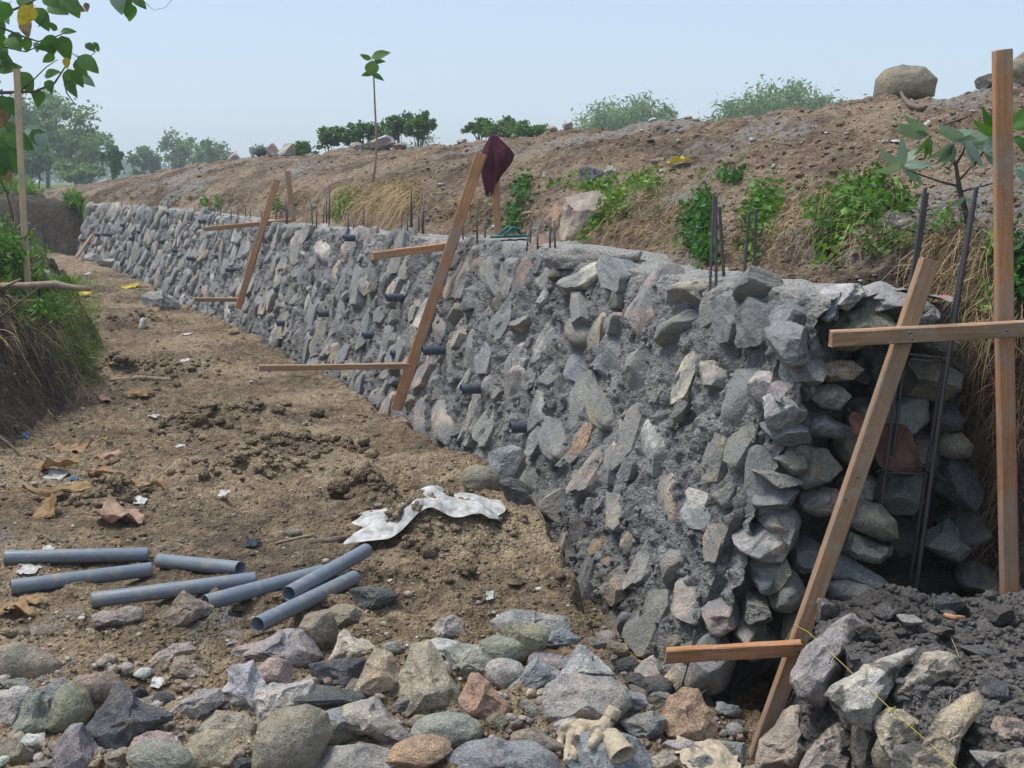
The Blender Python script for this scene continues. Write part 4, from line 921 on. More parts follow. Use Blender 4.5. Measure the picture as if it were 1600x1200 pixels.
for i in range(1500):                               # smaller rocks packed between the ones described above
    u, v = R.uniform(0, 1150), R.uniform(1000, 1200); vm = np.interp(u, [0, 100, 200, 380, 480, 700, 900, 1150], [1075, 1085, 1085, 1040, 995, 985, 990, 1090])
    s_ = R.choice([30, 36, 44, 54, 64])
    if v < vm or any((u - x) ** 2 + ((v - y) * 1.25) ** 2 < (r * .82 + s_ * .42) ** 2 for x, y, r in _dn): continue
    _dn.append((u, v, s_ / 2)); cn_ = R.choice(['grey', 'grey', 'lgrey', 'tan', 'blue', 'pink', 'brown', 'olive', 'slate'])
    nb_ = min(ROCKS[:62], key=lambda q: (q[0] - u) ** 2 + 2 * (q[1] - v) ** 2 + (6000 if (q[0], q[1]) in _used else 0)); _used.add((nb_[0], nb_[1])); w_ = nb_[7].split()
    for k_ in range(3, len(w_)):
        if w_[k_] in ('with', 'in', 'behind', 'left', 'right', 'below', 'above', 'at', 'under', 'tucked', 'cut', 'on', 'and', 'against', 'between', 'lying', 'leaning', 'standing', 'wedged', 'beside', 'just', 'showing', 'peeping', 'sticking'): w_ = w_[:k_]; break
    sd_ = 'just left of' if u < nb_[0] - 30 else 'just right of' if u > nb_[0] + 30 else 'just behind' if v < nb_[1] else 'just in front of'
    nm_ = dict(grey='grey', lgrey='light grey', tan='sandy', blue='bluish', pink='pinkish', brown='brown', olive='olive', slate='dark')[cn_]
    lb_ = 'small %s rock %s the %s' % (nm_, sd_, ' '.join(w_[:10]))
    if lb_ in _used: continue
    _used.add(lb_); ground_rock(u, v, s_ * 1.15, s_ * .8, cn_, R.choice(['ang', 'ang', 'sub']), R.uniform(-.4, .4), 'small %s rock %s the %s' % (nm_, sd_, ' '.join(w_[:10])), 'small rocks between the larger rocks of the heap')
G2 = 'rocks lying along the earth shelf and wall foot'
for r_ in [(253, 472, 58, 32, 'grey', 'ang', -.1, 'grey boulder on the far part of the dirt shelf'), (371, 496, 48, 32, 'slate', 'ang', -.1, 'dark grey block at the shelf edge below the third timber frame'),
           (397, 488, 36, 38, 'blue', 'sub', 0, 'bluish rock touching the wall right of the dark grey block'), (797, 732, 50, 60, 'blue', 'ang', .3, 'bluish rock leaning on the wall foot above the white sheet'),
           (806, 770, 46, 40, 'slate', 'ang', 0, 'dark rock under the leaning bluish rock at the wall foot'), (752, 752, 54, 40, 'brown', 'round', -.3, 'mossy brown round rock between the white sheet and the wall'),
           (458, 832, 24, 14, 'olive', 'round', 0, 'small mud coated cobble beside the dry plank piece'), (140, 403, 22, 12, 'lgrey', 'sub', 0, 'pale rock at the far end of the wall foot'), (165, 412, 24, 12, 'grey', 'ang', 0, 'grey rock next to the pale rock at the far wall foot'),
           (320, 458, 30, 16, 'grey', 'ang', 0, 'small grey rock in the far trench near the lower crossbar'), (545, 868, 14, 8, 'grey', 'ang', 0, 'tiny grey stone right of the dry plank piece'), (250, 857, 16, 9, 'pink', 'ang', 0, 'tiny pink stone above the short pipe'),
           (590, 790, 12, 8, 'lgrey', 'ang', 0, 'tiny pale stone in front of the white sheet'), (693, 663, 2, 2, 'tan', 'round', 0, 'x')][:-1]:
    ground_rock(*r_[:7], r_[7], G2)
G3 = 'stones on the embankment'
for r_ in [(924, 279, 36, 36, 'slate', 'ang', -.2, 'dark grey angular rock on the embankment lip'), (953, 270, 24, 24, 'cream', 'ang', .3, 'pale pointed stone touching the dark angular rock on the lip'), (908, 340, 86, 80, 'tan', 'sub', -.2, 'big tan boulder half buried in the cut bank'),
           (854, 272, 12, 8, 'cream', 'ang', 0, 'tiny cream stone left of the dark angular rock'), (1028, 252, 20, 8, 'tan', 'round', 0, 'flat tan stone on the slope left of the yellow leaf'), (870, 345, 30, 40, 'orange', 'ang', .1, 'orange crumbly rock in the cut bank left of the big tan boulder')]:
    ground_rock(*r_[:7], r_[7], G3, keys=('bank',))
def skyrock(u, v, w_, h_, c, kd, rot, label, dist, name='rock', deep=.9, cat='rock', grp='stones along the top of the embankment'):
    P = at(u, v, dist); wx, hz = w_ / F * dist, h_ / F * dist
    gz = down(P.x, P.y, 'bank')
    Mx = Matrix.Translation(P) @ Matrix.Rotation(-rot, 4, 'Y') @ Matrix.Diagonal((wx * 1.05, deep * wx, hz * 1.08, 1))
    o = rock_obj(name, 300 + int(u), kd, 5, 'rock', jit(C[c], .04), Mx); tag(o, label, cat, grp); return o
_cr = {}
def crest(u, lo=60, up=330):
    v = lo
    while v < up:
        P, N = hit(u, v, 'bank')
        if P is not None: return v, P.y
        v += 1.0
    return 250, 15
def crestrock(u, w_, h_, c, kd, rot, label, sink=.12, **k):
    v, y = crest(u); return skyrock(u, v - h_ * (.5 - sink), w_, h_, c, kd, rot, label, y + .05, **k)
o = outline_rock('rock', [(1369, 147), (1371, 125), (1384, 110), (1410, 102), (1441, 107), (1459, 125), (1456, 150), (1440, 155), (1390, 163), (1373, 162)], crest(1412)[1] - .02, 'rock', (.27, .235, .18), 77, None, .9, True, 1.03, 5); tag(o, 'large lone rounded boulder on the embankment crest', 'rock', 'stones along the top of the embankment')
crestrock(1545, 40, 26, 'slate', 'ang', .5, 'dark slab leaning against the soil lump behind the tall post')
crestrock(366, 18, 14, 'pink', 'ang', 0, 'pinkish stone leftmost on the embankment crest'); crestrock(406, 20, 18, 'slate', 'sub', 0, 'dark rock on the crest left of the cone shaped stone')
crestrock(427, 24, 22, 'pink', 'ang', 0, 'cone shaped pinkish stone on the crest'); crestrock(449, 26, 22, 'grey', 'ang', -.3, 'grey rock leaning right of the cone shaped stone on the crest')
crestrock(556, 18, 12, 'pink', 'ang', 0, 'small pink stone on the crest left of the sapling'); crestrock(592, 48, 22, 'lgrey', 'ang', .2, 'whitish flat boulder on the crest behind the sapling')
crestrock(625, 20, 12, 'brown', 'sub', 0, 'dark brown clod on the crest right of the whitish boulder'); crestrock(722, 16, 7, 'lgrey', 'sub', 0, 'small pale stone on the crest left of the maroon cloth')
crestrock(862, 18, 10, 'pink', 'sub', 0, 'pinkish stone on the crest below the dark bushy trees'); crestrock(887, 16, 10, 'pink', 'ang', 0, 'second pinkish stone on the crest, nearer the bamboo'); crestrock(1020, 14, 7, 'lgrey', 'sub', 0, 'small pale stone on the crest under the bamboo'); crestrock(1075, 14, 7, 'cream', 'sub', 0, 'small cream stone on the crest between the bamboo clumps')
v_, y_ = crest(1592)
lump = skyrock(1600, v_ - 20, 56, 52, 'brown', 'sub', 0, 'big rough lump of soil on the crest behind the tall post', y_, name='soil_lump', cat='soil lump', grp=None)

for mx, my, rx, ry, h in MOUNDS[:13]: pass
# ---------------------------------------------------------------- clods, chips and pebbles that nobody could count
def scatter(name, n, keys, region, rad, mat, tint=None, sub=1, flat=.6, sink=.2):
    Vs = []; Fs = []; T_ = []; k = 0; I, IF = ICO[sub]
    for i in range(n):
        u, v = region()
        P, N = hit(u, v, *keys)
        if P is None or P.y > 24: continue
        r = rad(P.y)
        Vv = I * (NR.uniform(.6, 1.3, 3) * r * np.array([1, 1, flat])) * (1 + NR.uniform(-.32, .32, (len(I), 1)))
        a = R.uniform(0, 6.28); c, s_ = math.cos(a), math.sin(a)
        Vv = Vv @ np.array([[c, -s_, 0], [s_, c, 0], [0, 0, 1]]) + np.array(P) + np.array([0, 0, r * (flat - sink - .2)])
        Vs.append(Vv); Fs.append(IF + k); k += len(I)
        if tint: T_.append(np.repeat([(*jit(C[R.choice(tint)], .2), 1)], len(I), 0))
    V_ = np.concatenate(Vs)
    o = put(name, V_, np.concatenate(Fs), M[mat], origin=(0, 0, 0), smooth=sub > 1); tag(o, kind='stuff')
    if tint: o.data.color_attributes.new('tint', 'FLOAT_COLOR', 'POINT').data.foreach_set('color', np.concatenate(T_).astype(np.float32).ravel())
    return o
def reg_path():
    v = 400 + 800 * R.random() ** .8; return R.uniform(0, 1150), v
def reg_bank(): return R.uniform(250, 1600), R.uniform(130, 440)
o = scatter('dirt_clods', 6500, ('ground',), reg_path, lambda y: min(.045, R.lognormvariate(math.log(.0045), .55) * (y / 4.5) ** .5), 'clod', sub=2)
tag(o, 'crumbled brown clods strewn over the dirt shelf', 'clods')
def reg_mound():
    mx, my, rx, ry, h = R.choice(MOUNDS[:13]); x, y = R.gauss(mx, rx * .6), R.gauss(my, ry * .6); z = down(x, y, 'ground'); q = Vector((x, y, z - CZ))
    dp = y * cp - q.z * sp; return 800 + F * x / dp, 600 - F * (y * sp + q.z * cp) / dp
o = scatter('lumpy_clods', 900, ('ground',), reg_mound, lambda y: min(.05, R.lognormvariate(math.log(.014), .5)), 'clod', sub=3, flat=.75)
tag(o, 'bigger broken clods gathered on the low dirt mounds of the shelf', 'clods')
o = scatter('slope_clods', 4200, ('bank',), reg_bank, lambda y: min(.035, R.lognormvariate(math.log(.0075), .5) * (y / 8) ** .5), 'clod', sub=2)
tag(o, 'crumbled soil clods covering the embankment slope', 'clods')
o = scatter('gravel', 1500, ('ground', 'bank'), lambda: reg_path() if R.random() < .7 else reg_bank(), lambda y: R.lognormvariate(math.log(.0055), .45) * (y / 5) ** .6, 'gravel', tint=['lgrey', 'grey', 'cream', 'slate', 'pink', 'cream'], sub=2)
tag(o, 'small pale stone chips scattered over dirt and slope', 'gravel')
o = scatter('rock_chips', 650, ('ground',), lambda: (R.uniform(0, 1160), R.uniform(1030, 1200)), lambda y: R.lognormvariate(math.log(.0085), .5), 'gravel', tint=['lgrey', 'grey', 'tan', 'brown', 'brown', 'tan'], sub=2, flat=.7)
tag(o, 'small stone chips and crumbs lying between the foreground rocks', 'stone chips')
o = scatter('mortar_crumbs', 1200, ('foot',), lambda: (R.uniform(1250, 1600), R.uniform(920, 1200)), lambda y: R.lognormvariate(math.log(.007), .5), 'wetmortar', sub=2)
tag(o, 'dark wet mortar crumbs on top of the low footing', 'mortar crumbs')
tr_ = []
for i in range(170):
    y = 3.2 * (13 / 3.2) ** R.random(); x = R.uniform(float(XE(y)) + .10, float(W0s(y)) + .04); r = R.lognormvariate(math.log(.018), .5)
    I, IF = ICO[2]; tr_.append((I * r * np.array([1.2, 1, .7]) * (1 + NR.uniform(-.25, .25, (len(I), 1))) + np.array([x, y, down(x, y, 'ground') + r * .2]), IF))
V_, F_ = join(tr_); o = put('trench_rubble', V_, F_, M['gravel'], origin=(0, 0, 0)); tag(o, kind='stuff')
o.data.color_attributes.new('tint', 'FLOAT_COLOR', 'POINT').data.foreach_set('color', np.repeat(np.array([(*jit(C[R.choice(['grey', 'brown', 'slate', 'grey'])], .2), 1) for _ in tr_]), len(ICO[2][0]), 0).astype(np.float32).ravel())
tag(o, 'dark rubble and chips in the trench along the wall foot', 'rubble')

# ================================================================== timber
def grain(o, p0, p1):
    p0 = np.array(p0); t = np.array(p1) - p0; L = np.linalg.norm(t); t /= L
    V = np.zeros(len(o.data.vertices) * 3, np.float32); o.data.vertices.foreach_get('co', V); V = V.reshape(-1, 3) + np.array(wloc(o)) - p0
    al = V @ t; rest = V - al[:, None] * t
    g_ = np.stack([al * 3.0, rest[:, 0] * 90, (rest[:, 1] + rest[:, 2]) * 90], 1) + R.uniform(0, 50)
    a_ = o.data.attributes.new('grain', 'FLOAT_VECTOR', 'POINT'); a_.data.foreach_set('vector', g_.astype(np.float32).ravel())
_bs = [0]
def board(name, p0, p1, wd, dp, mat, parent=None, side=None):
    _bs[0] += 1
    V_, F_ = beam(p0, p1, wd, dp, side, seed=_bs[0], jit=.0012)
    o = put(name, V_, F_, M[mat], parent=parent, smooth=False, origin=None if parent else p1); grain(o, p0, p1); return o
def nail(p, d, parent):
    p = Vector(p); V_, F_ = tube([p, p + Vector(d) * .006], .004, 6); put('nail', V_, F_, M['steel'], parent=parent)
def pf(u0, v0, u1, v1, y0, y1=None): return at(u0, v0, y0), at(u1, v1, y1 if y1 else y0)
# near frame
Yf = 3.70
fr = thing('timber_profile_frame', 'nearest timber profile frame with tall post, leaning stake and two crossbars', 'timber frame', at(1578, 950, Yf + .03), 'timber batter frames set along the wall')
p = pf(1578, 952, 1566, 78, Yf + .02); board('post', *p, .052, .035, 'wood', fr)
p = pf(1172, 1212, 1452, 407, Yf - .14, Yf - .06); board('leaning_stake', *p, .055, .035, 'oldwood', fr)
p = pf(1299, 529, 1604, 513, Yf - .13, Yf - .045); board('crossbar', *p, .028, .048, 'oldwood', fr, side=(0, 1, .1))
p = pf(1040, 1024, 1252, 1012, Yf - .17, Yf - .165); board('crossbar', *p, .028, .045, 'wood', fr, side=(0, 1, .1))
for u, v in [(1421, 520), (1425, 530), (1573, 516), (1242, 1008), (1247, 1017)]: nail(at(u, v, Yf - (.15 if v < 600 else .185)), (0, -1, 0), fr)
for u, v in [(1340, 745), (1320, 780), (1283, 885), (1275, 930)]: nail(at(u, v, Yf - .11), (0, -1, 0), fr)
# second frame
Y2 = 7.95
f2 = thing('timber_profile_frame', 'second timber frame, its short post draped with a maroon cloth', 'timber frame', at(620, 640, Y2), 'timber batter frames set along the wall')
pt = pf(778, 372, 773, 236, Y2 + .25); board('post', *pt, .048, .04, 'wood', f2)
board('leaning_stake', *pf(619, 640, 752, 240, Y2 - .08, Y2 + .02), .072, .04, 'wood', f2)
board('crossbar', *pf(583, 400, 712, 383, Y2 - .16, Y2 + .1), .03, .05, 'wood', f2, side=(0, 1, .1))
board('crossbar', *pf(406, 575, 652, 571, Y2 - .18, Y2 - .06), .03, .038, 'oldwood', f2, side=(0, 1, .1))
# third frame
Y3 = 13.6
f3 = thing('timber_profile_frame', 'farthest timber frame with a bare short post and thin crossbars', 'timber frame', at(373, 480, Y3), 'timber batter frames set along the wall')
board('post', *pf(458, 346, 449, 267, Y3 + .2), .06, .045, 'oldwood', f3)
board('leaning_stake', *pf(372, 482, 433, 280, Y3 - .08, Y3), .07, .045, 'wood', f3)
board('crossbar', *pf(318, 358, 456, 345, Y3 - .15, Y3 + .15), .04, .05, 'wood', f3, side=(0, 1, .1))
board('crossbar', *pf(304, 468, 377, 468, Y3 - .15, Y3 - .05), .04, .045, 'oldwood', f3, side=(0, 1, .1))
o = board('leaning_plank', at(119, 402, 20.3), at(144, 367, 20.6), .05, .04, 'oldwood'); tag(o, 'thin plank leaning on the far end of the wall', 'plank')
gz = down(*at(42, 436, 8.8)[:2])
q0 = at(43, 440, 8.8); q0.z = min(q0.z, gz)
o = board('pale_stake', q0, at(26, 108, 8.8), .040, .03, 'palewood'); tag(o, 'tall pale wooden stake on the grassy left bank', 'stake')

# ================================================================== steel
def rod(parent, pts, r, mat='steel', ribs=False, name='rod'):
    pts = [Vector(p) for p in pts]
    if ribs:
        L = sum((pts[i + 1] - pts[i]).length for i in range(len(pts) - 1)); n = int(L / .0065); q = []; rr = []
        for i in range(n + 1):
            s_ = i / n * (len(pts) - 1); k = min(int(s_), len(pts) - 2); q.append(pts[k].lerp(pts[k + 1], s_ - k)); rr.append(r * (1.16 if i % 2 else .88))
        V_, F_ = tube(q, rr, 7)
    else: V_, F_ = tube(pts, r, 6)
    return put(name, V_, F_, M[mat], parent=parent)
Yc = 3.98
cage = thing('rebar_cage', 'tall black ribbed rebar column tied with stirrups at the unfinished wall end', 'rebar', at(1430, 930, Yc))
for (ua, va, ub, vb, dy, rr) in [(1446, 292, 1376, 800, .0, .0065), (1449, 300, 1393, 735, .02, .0065), (1526, 291, 1430, 930, -.02, .0075), (1519, 320, 1419, 925, .06, .0065)]:
    rod(cage, [at(ua, va, Yc + dy), at((ua + ub) / 2 - 4, (va + vb) / 2, Yc + dy), at(ub, vb, Yc + dy)], rr, 'steel', True)
for pts_ in [[(1376, 738), (1462, 741)], [(1382, 730), (1452, 729)], [(1420, 553), (1494, 562)], [(1422, 561), (1478, 567)]]:
    rod(cage, [at(u, v, Yc + .02 * k) for k, (u, v) in enumerate(pts_)], .0038, 'rust', name='stirrup')
for u, v in [(1378, 738), (1457, 738), (1482, 562)]:
    V_, F_ = tube([at(u + 7 * math.cos(k * 1.9) * (1 + k * .1), v + 6 * math.sin(k * 1.9), Yc - .01 - .001 * k) for k in range(8)] + [at(u + 22, v + 14, Yc - .04)], .0018, 5); put('binding_wire', V_, F_, M['rust'], parent=cage)
cg2 = thing('rebar_cage', 'short ribbed starter bars rising before the green vines, one bar mortar coated', 'rebar', at(1115, 470, 4.65))
rod(cg2, [at(1116, 300, 4.72), at(1108, 480, 4.66)], .0055, 'steel', True); rod(cg2, [at(1119, 305, 4.74), at(1119, 478, 4.68)], .0055, 'steel', True); rod(cg2, [at(1124, 322, 4.9), at(1131, 432, 4.9)], .007, 'rust', True)
cg3 = thing('rebar_cage', 'pair of dark ribbed starter bars half hidden by vines', 'rebar', at(1170, 425, 5.0))
rod(cg3, [at(1171, 330, 5.0), at(1163, 428, 5.0)], .0065, 'steel', True); rod(cg3, [at(1182, 325, 5.0), at(1178, 428, 5.0)], .0065, 'steel', True)
RB = [(431, 312, 347), (447, 308, 346), (449, 312, 346), (489, 318, 356), (494, 326, 355), (505, 318, 355), (510, 300, 355), (514, 290, 355), (545, 330, 366), (552, 345, 365), (569, 318, 358), (626, 330, 372), (636, 338, 371), (641, 292, 368), (644, 292, 368),
      (655, 330, 366), (660, 333, 366), (662, 305, 366), (724, 340, 374), (746, 330, 372), (757, 345, 372), (823, 363, 388), (829, 345, 388), (840, 368, 388), (859, 342, 388), (868, 345, 388)] + \
     [(u, v0, v1) for u, v0, v1 in [(178, 312, 322), (190, 315, 323), (205, 314, 325), (219, 316, 326), (233, 318, 327), (236, 318, 327), (262, 312, 328), (268, 318, 328), (285, 320, 330), (303, 322, 333), (320, 318, 334), (326, 320, 334), (335, 318, 336), (345, 322, 337), (361, 325, 340), (372, 326, 341), (384, 322, 342), (391, 325, 342), (408, 330, 344)]]
for u, v0, v1 in RB:
    P, N = hit(u, v1 + R.uniform(-1, 1), 'wall')
    if P is None: P, N = hit(u, v1 + 4, 'wall')
    if P is None: continue
    P2 = at(u + R.uniform(-3, 3) * (1 if v1 - v0 > 20 else .3), v0, P.y + R.uniform(-.02, .02))
    rod(wall, [P - Vector((0, 0, .04)), P2], .0048 + .0003 * P.y * .5, 'steel' if R.random() < .6 else 'rust', name='starter_bar')

# weep pipes in the wall (right-hand end in the wall, mouth towards the left)
WP = [(668, 547, 40), (727, 607, 36), (803, 667, 30), (608, 465, 26), (614, 553, 16), (500, 490, 18), (570, 524, 16), (542, 372, 22), (356, 422, 18), (295, 404, 17), (262, 334, 9), (313, 346, 14), (249, 378, 10), (231, 388, 9), (203, 373, 8), (128, 375, 12), (150, 367, 8), (163, 367, 15), (216, 363, 10), (337, 401, 10), (435, 505, 12), (190, 352, 8), (270, 392, 8)]
def pipe_arrays(p0, p1, r, seg=20, wall_=.12):
    p0, p1 = Vector(p0), Vector(p1); t = (p1 - p0).normalized(); a = t.orthogonal().normalized(); b = t.cross(a)
    V_, F_ = [], []
    prof = [(p0 + t * .10, r * (1 - wall_)), (p0, r * (1 - wall_)), (p0 - t * .0015, r * .96), (p0 + t * .003, r), (p1 - t * .003, r), (p1 + t * .0015, r * .96), (p1, r * (1 - wall_)), (p1 - t * .10, r * (1 - wall_))]
    for q, rr in prof:
        for k in range(seg):
            an = 2 * math.pi * k / seg; V_.append(tuple(q + (a * math.cos(an) + b * math.sin(an)) * rr))
    for i in range(len(prof) - 1):
        for k in range(seg):
            k2 = (k + 1) % seg; F_.append((i * seg + k, i * seg + k2, (i + 1) * seg + k2, (i + 1) * seg + k))
    F_.append(tuple(range(seg - 1, -1, -1))); F_.append(tuple(7 * seg + k for k in range(seg)))
    return np.array(V_), F_
for u, v, L in WP:
    P, N = hit(u + L * .8, v, 'wall')
    if P is None: continue
    Pw, Tn, Un, Nn_ = wl(P.y, P.z); rp = .030
    d = Vector((Nn_.x, Nn_.y, .03)).normalized()
    # project the reach so that it shows about L pixels
    q = P + d * .1; du = abs(F * (q.x / q.y - P.x / P.y)) * 10; reach = min(.45, L / max(du, 30))
    V_, F_ = pipe_arrays(P + d * reach, P - d * .06, rp); o = put('weep_pipe', V_, F_, M['weep'], parent=wall)
    V_, F_ = tube([P + d * (reach - .03), P + d * (reach - .04)], rp * .86, 14); put('bore_shade', V_, F_, M['pipe_shade'], parent=o)  # dark disc set in the mouth as painted shade
# mortar lip with a dark brown piece under it on the wall top
V_, F_ = rock_arrays(900, 'sub', 4); P, _ = hit(940, 404, 'wall')
Mx = Matrix.Translation(at(925, 402, P.y + .1)) @ Matrix.Rotation(-.12, 4, 'Y') @ Matrix.Rotation(-.95, 4, 'Z') @ Matrix.Diagonal((.75, .22, .13, 1))
o = put('mortar_lip', xf(V_, Mx), F_, M['mortar'], parent=wall); a_ = o.data.attributes.new('cap', 'FLOAT', 'POINT'); a_.data.foreach_set('value', np.full(len(V_), .75, np.float32))
o = board('brown_piece', at(930, 414, P.y - .02), at(962, 410, P.y + .02), .05, .06, 'oldwood', wall)

# loose PVC pipes
PP = [((8, 870), (232, 866), 'light blue grey pipe lying farthest back at the left edge with a cut end'), ((18, 917), (236, 890), 'blue grey pipe second from the back beside the left edge'), ((250, 877), (376, 891), 'shortest blue grey pipe lying alone beyond the others'),
      ((145, 938), (400, 906), 'long blue grey pipe with open end towards the left, middle of the group'), ((322, 946), (505, 898), 'blue grey pipe with one end behind the dark brown angular rock'), ((403, 977), (554, 903), 'nearest blue grey pipe with its open end facing the viewer'), ((452, 947), (573, 877), 'blue grey pipe lying close behind the nearest one')]
for (a0, a1, lb) in PP:
    rp = .0255
    A, _ = hit(a0[0], a0[1] + 10, 'ground'); B, _ = hit(a1[0], a1[1] + 9, 'ground')
    mid = [down(A.x + (B.x - A.x) * t, A.y + (B.y - A.y) * t, 'ground') for t in np.linspace(0, 1, 9)]
    ln = [A.z + (B.z - A.z) * t for t in np.linspace(0, 1, 9)]; up = max(np.percentile(np.array(mid) - np.array(ln), 75), 0)
    A.z += rp + up - .004; B.z += rp + up - .004
    if 'close behind' in lb: A.z += .02; B.z += .02
    p_ = thing('pvc_pipe', lb, 'pipe', A, 'loose pipes on the dirt shelf')
    V_, F_ = pipe_arrays(A, B, rp, 28); put('pipe_wall', V_, F_, M['pipe'], parent=p_)
    for q in (0, 1):
        E = A if q == 0 else B; t = (B - A).normalized() * (1 if q == 0 else -1)
        V_, F_ = tube([E + t * .09, E + t * .092], rp * .9, 16); put('bore_shade', V_, F_, M['pipe_shade'], parent=p_)  # dark plug that paints the shade inside each pipe end

# ================================================================== small things lying about
def plant_at(u, v, *keys):
    for k in range(12):
        P = hit(u, v + k * 3, *(keys or ('ground', 'bank', 'wall', 'foot')))[0]
        if P is not None: return P
def lay_leaf(name, u, v, wpx, rot, mat, label, cat='leaf', crumple=.22, asp=.7, group=None, keys=('ground',), lift=.012, fold=.25, dist=None, petiole=.3, curl=.1, tilt=None):
    P = plant_at(u, v, *keys) if dist is None else at(u, v, dist)
    L = wpx / F * P.y
    V_, F_ = leaf_mesh(L, L * asp, R.uniform(-.25, .25), fold * R.choice([-.5, .8, 1]), 14, 9, .75, .06, R.uniform(0, 50), crumple, petiole); nz_l = np.array([[mnoise.noise(Vector((float(x), float(y), 3)) * (9 / L * .6)) for x, y, z in V_]]).T; V_[:, 2:3] += nz_l * L * .10
    Mx = Matrix.Translation(P + Vector((0, 0, lift + .05 * L))) @ Matrix.Rotation(rot, 4, 'Z') @ Matrix.Rotation(tilt if tilt is not None else R.uniform(-.3, .3), 4, 'X') @ Matrix.Translation((-L / 2, 0, 0))
    o = put(name, xf(V_, Mx), F_, M[mat]); tag(o, label, cat, group); return o
GL = 'large dry leaves on the dirt shelf'
for a in [(118, 706, 62, .5, 'dryleaf', 'curled tan dry leaf highest of the leaves at the foot of the left bank'), (170, 722, 52, -.2, 'dryleaf2', 'pale pinkish dry leaf right of the highest tan leaf'), (92, 738, 70, .2, 'dryleaf', 'flat yellowish dry leaf partly over white plastic by the left bank'),
          (165, 750, 60, .1, 'dryleaf', 'folded olive brown dry leaf on the dirt above the paper like leaf'), (95, 778, 120, .05, 'dryleaf', 'long brown rolled dry leaf at the left bank foot'), (78, 806, 70, -.9, 'dryleaf', 'standing tan dry leaf with pointed tip left of the paper like leaf'),
          (186, 812, 86, .15, 'dryleaf2', 'biggest crumpled pinkish brown leaf like folded paper'), (232, 765, 70, 0, 'dryleaf', 'thin curled dry leaf strip with a long stem on the path'), (52, 945, 50, .7, 'dryleaf', 'crumpled brown dry leaf left of the flat pinkish rock'), (20, 960, 70, 0, 'dryleaf', 'dry leaf mass cut by the left edge below the pipes'),
          (182, 852, 22, 1.0, 'dryleaf', 'small yellowish dry leaf behind the farthest pipe'), (215, 620, 40, .4, 'dryleaf', 'reddish tan dry leaf at the grassy bank foot'), (165, 628, 26, .2, 'dryleaf2', 'small pale dry leaf at the grassy bank foot'), (165, 690, 22, .5, 'dryleaf', 'tiny tan leaf above the highest tan leaf'),
          (233, 620, 26, .9, 'dryleaf', 'brown leaf right of the reddish tan one near the dark hole'), (240, 486, 24, .3, 'dryleaf', 'dry leaf in front of the grey boulder'), (365, 520, 20, .8, 'dryleaf', 'curled dry leaf on the path left of the crossbar')]:
    big = 'biggest' in a[5]
    lay_leaf('dry_leaf', *a, group=GL, crumple=.24 if big else .17, asp=.75 if 'strip' not in a[5] and 'rolled' not in a[5] else .28, fold=.5 if big or 'folded' in a[5] else .3, tilt=.9 if 'standing' in a[5] else None)
lay_leaf('yellow_leaf', 205, 449, 34, .1, 'yellow', 'bright yellow fallen leaf on the path near the grey boulder', crumple=.2)
lay_leaf('yellow_leaf', 130, 463, 28, .3, 'yellow', 'yellow leaf at the edge of the grass by the fallen log', crumple=.2, petiole=0)
lay_leaf('yellow_leaf', 1061, 258, 36, 0, 'yellow', 'curled yellow leaf on the embankment slope', keys=('bank',), crumple=.12, fold=.6, asp=.55)
def facing_leaf(name, u, v, L, asp, ang, Y, mat, label, crumple=.15, curl=.15, roll=0.0, fold=.15):
    V_, F_ = leaf_mesh(L / F * Y, L / F * Y * asp, curl, fold, 16, 11, .72, .015, 3, crumple, .15)
    o = put(name, xf(V_, frame(at(u, v, Y), (math.cos(ang), -.15, math.sin(ang)), (roll, -1, .35))), F_, M[mat]); tag(o, label, 'leaf')
facing_leaf('red_brown_leaf', 1372, 672, 100, .75, -.75, 4.02, 'reddish', 'big crinkled reddish brown leaf caught behind the rebar in the wall gap', .16)
facing_leaf('red_brown_leaf', 1330, 645, 62, .5, -.9, 3.88, 'reddish', 'small reddish brown leaf beside the leaning stake in the wall gap', .1)
lay_leaf('brown_leaf', 990, 1037, 34, .3, 'dryleaf', 'curled brown leaf in the trench left of the lowest crossbar', crumple=.3, petiole=0)
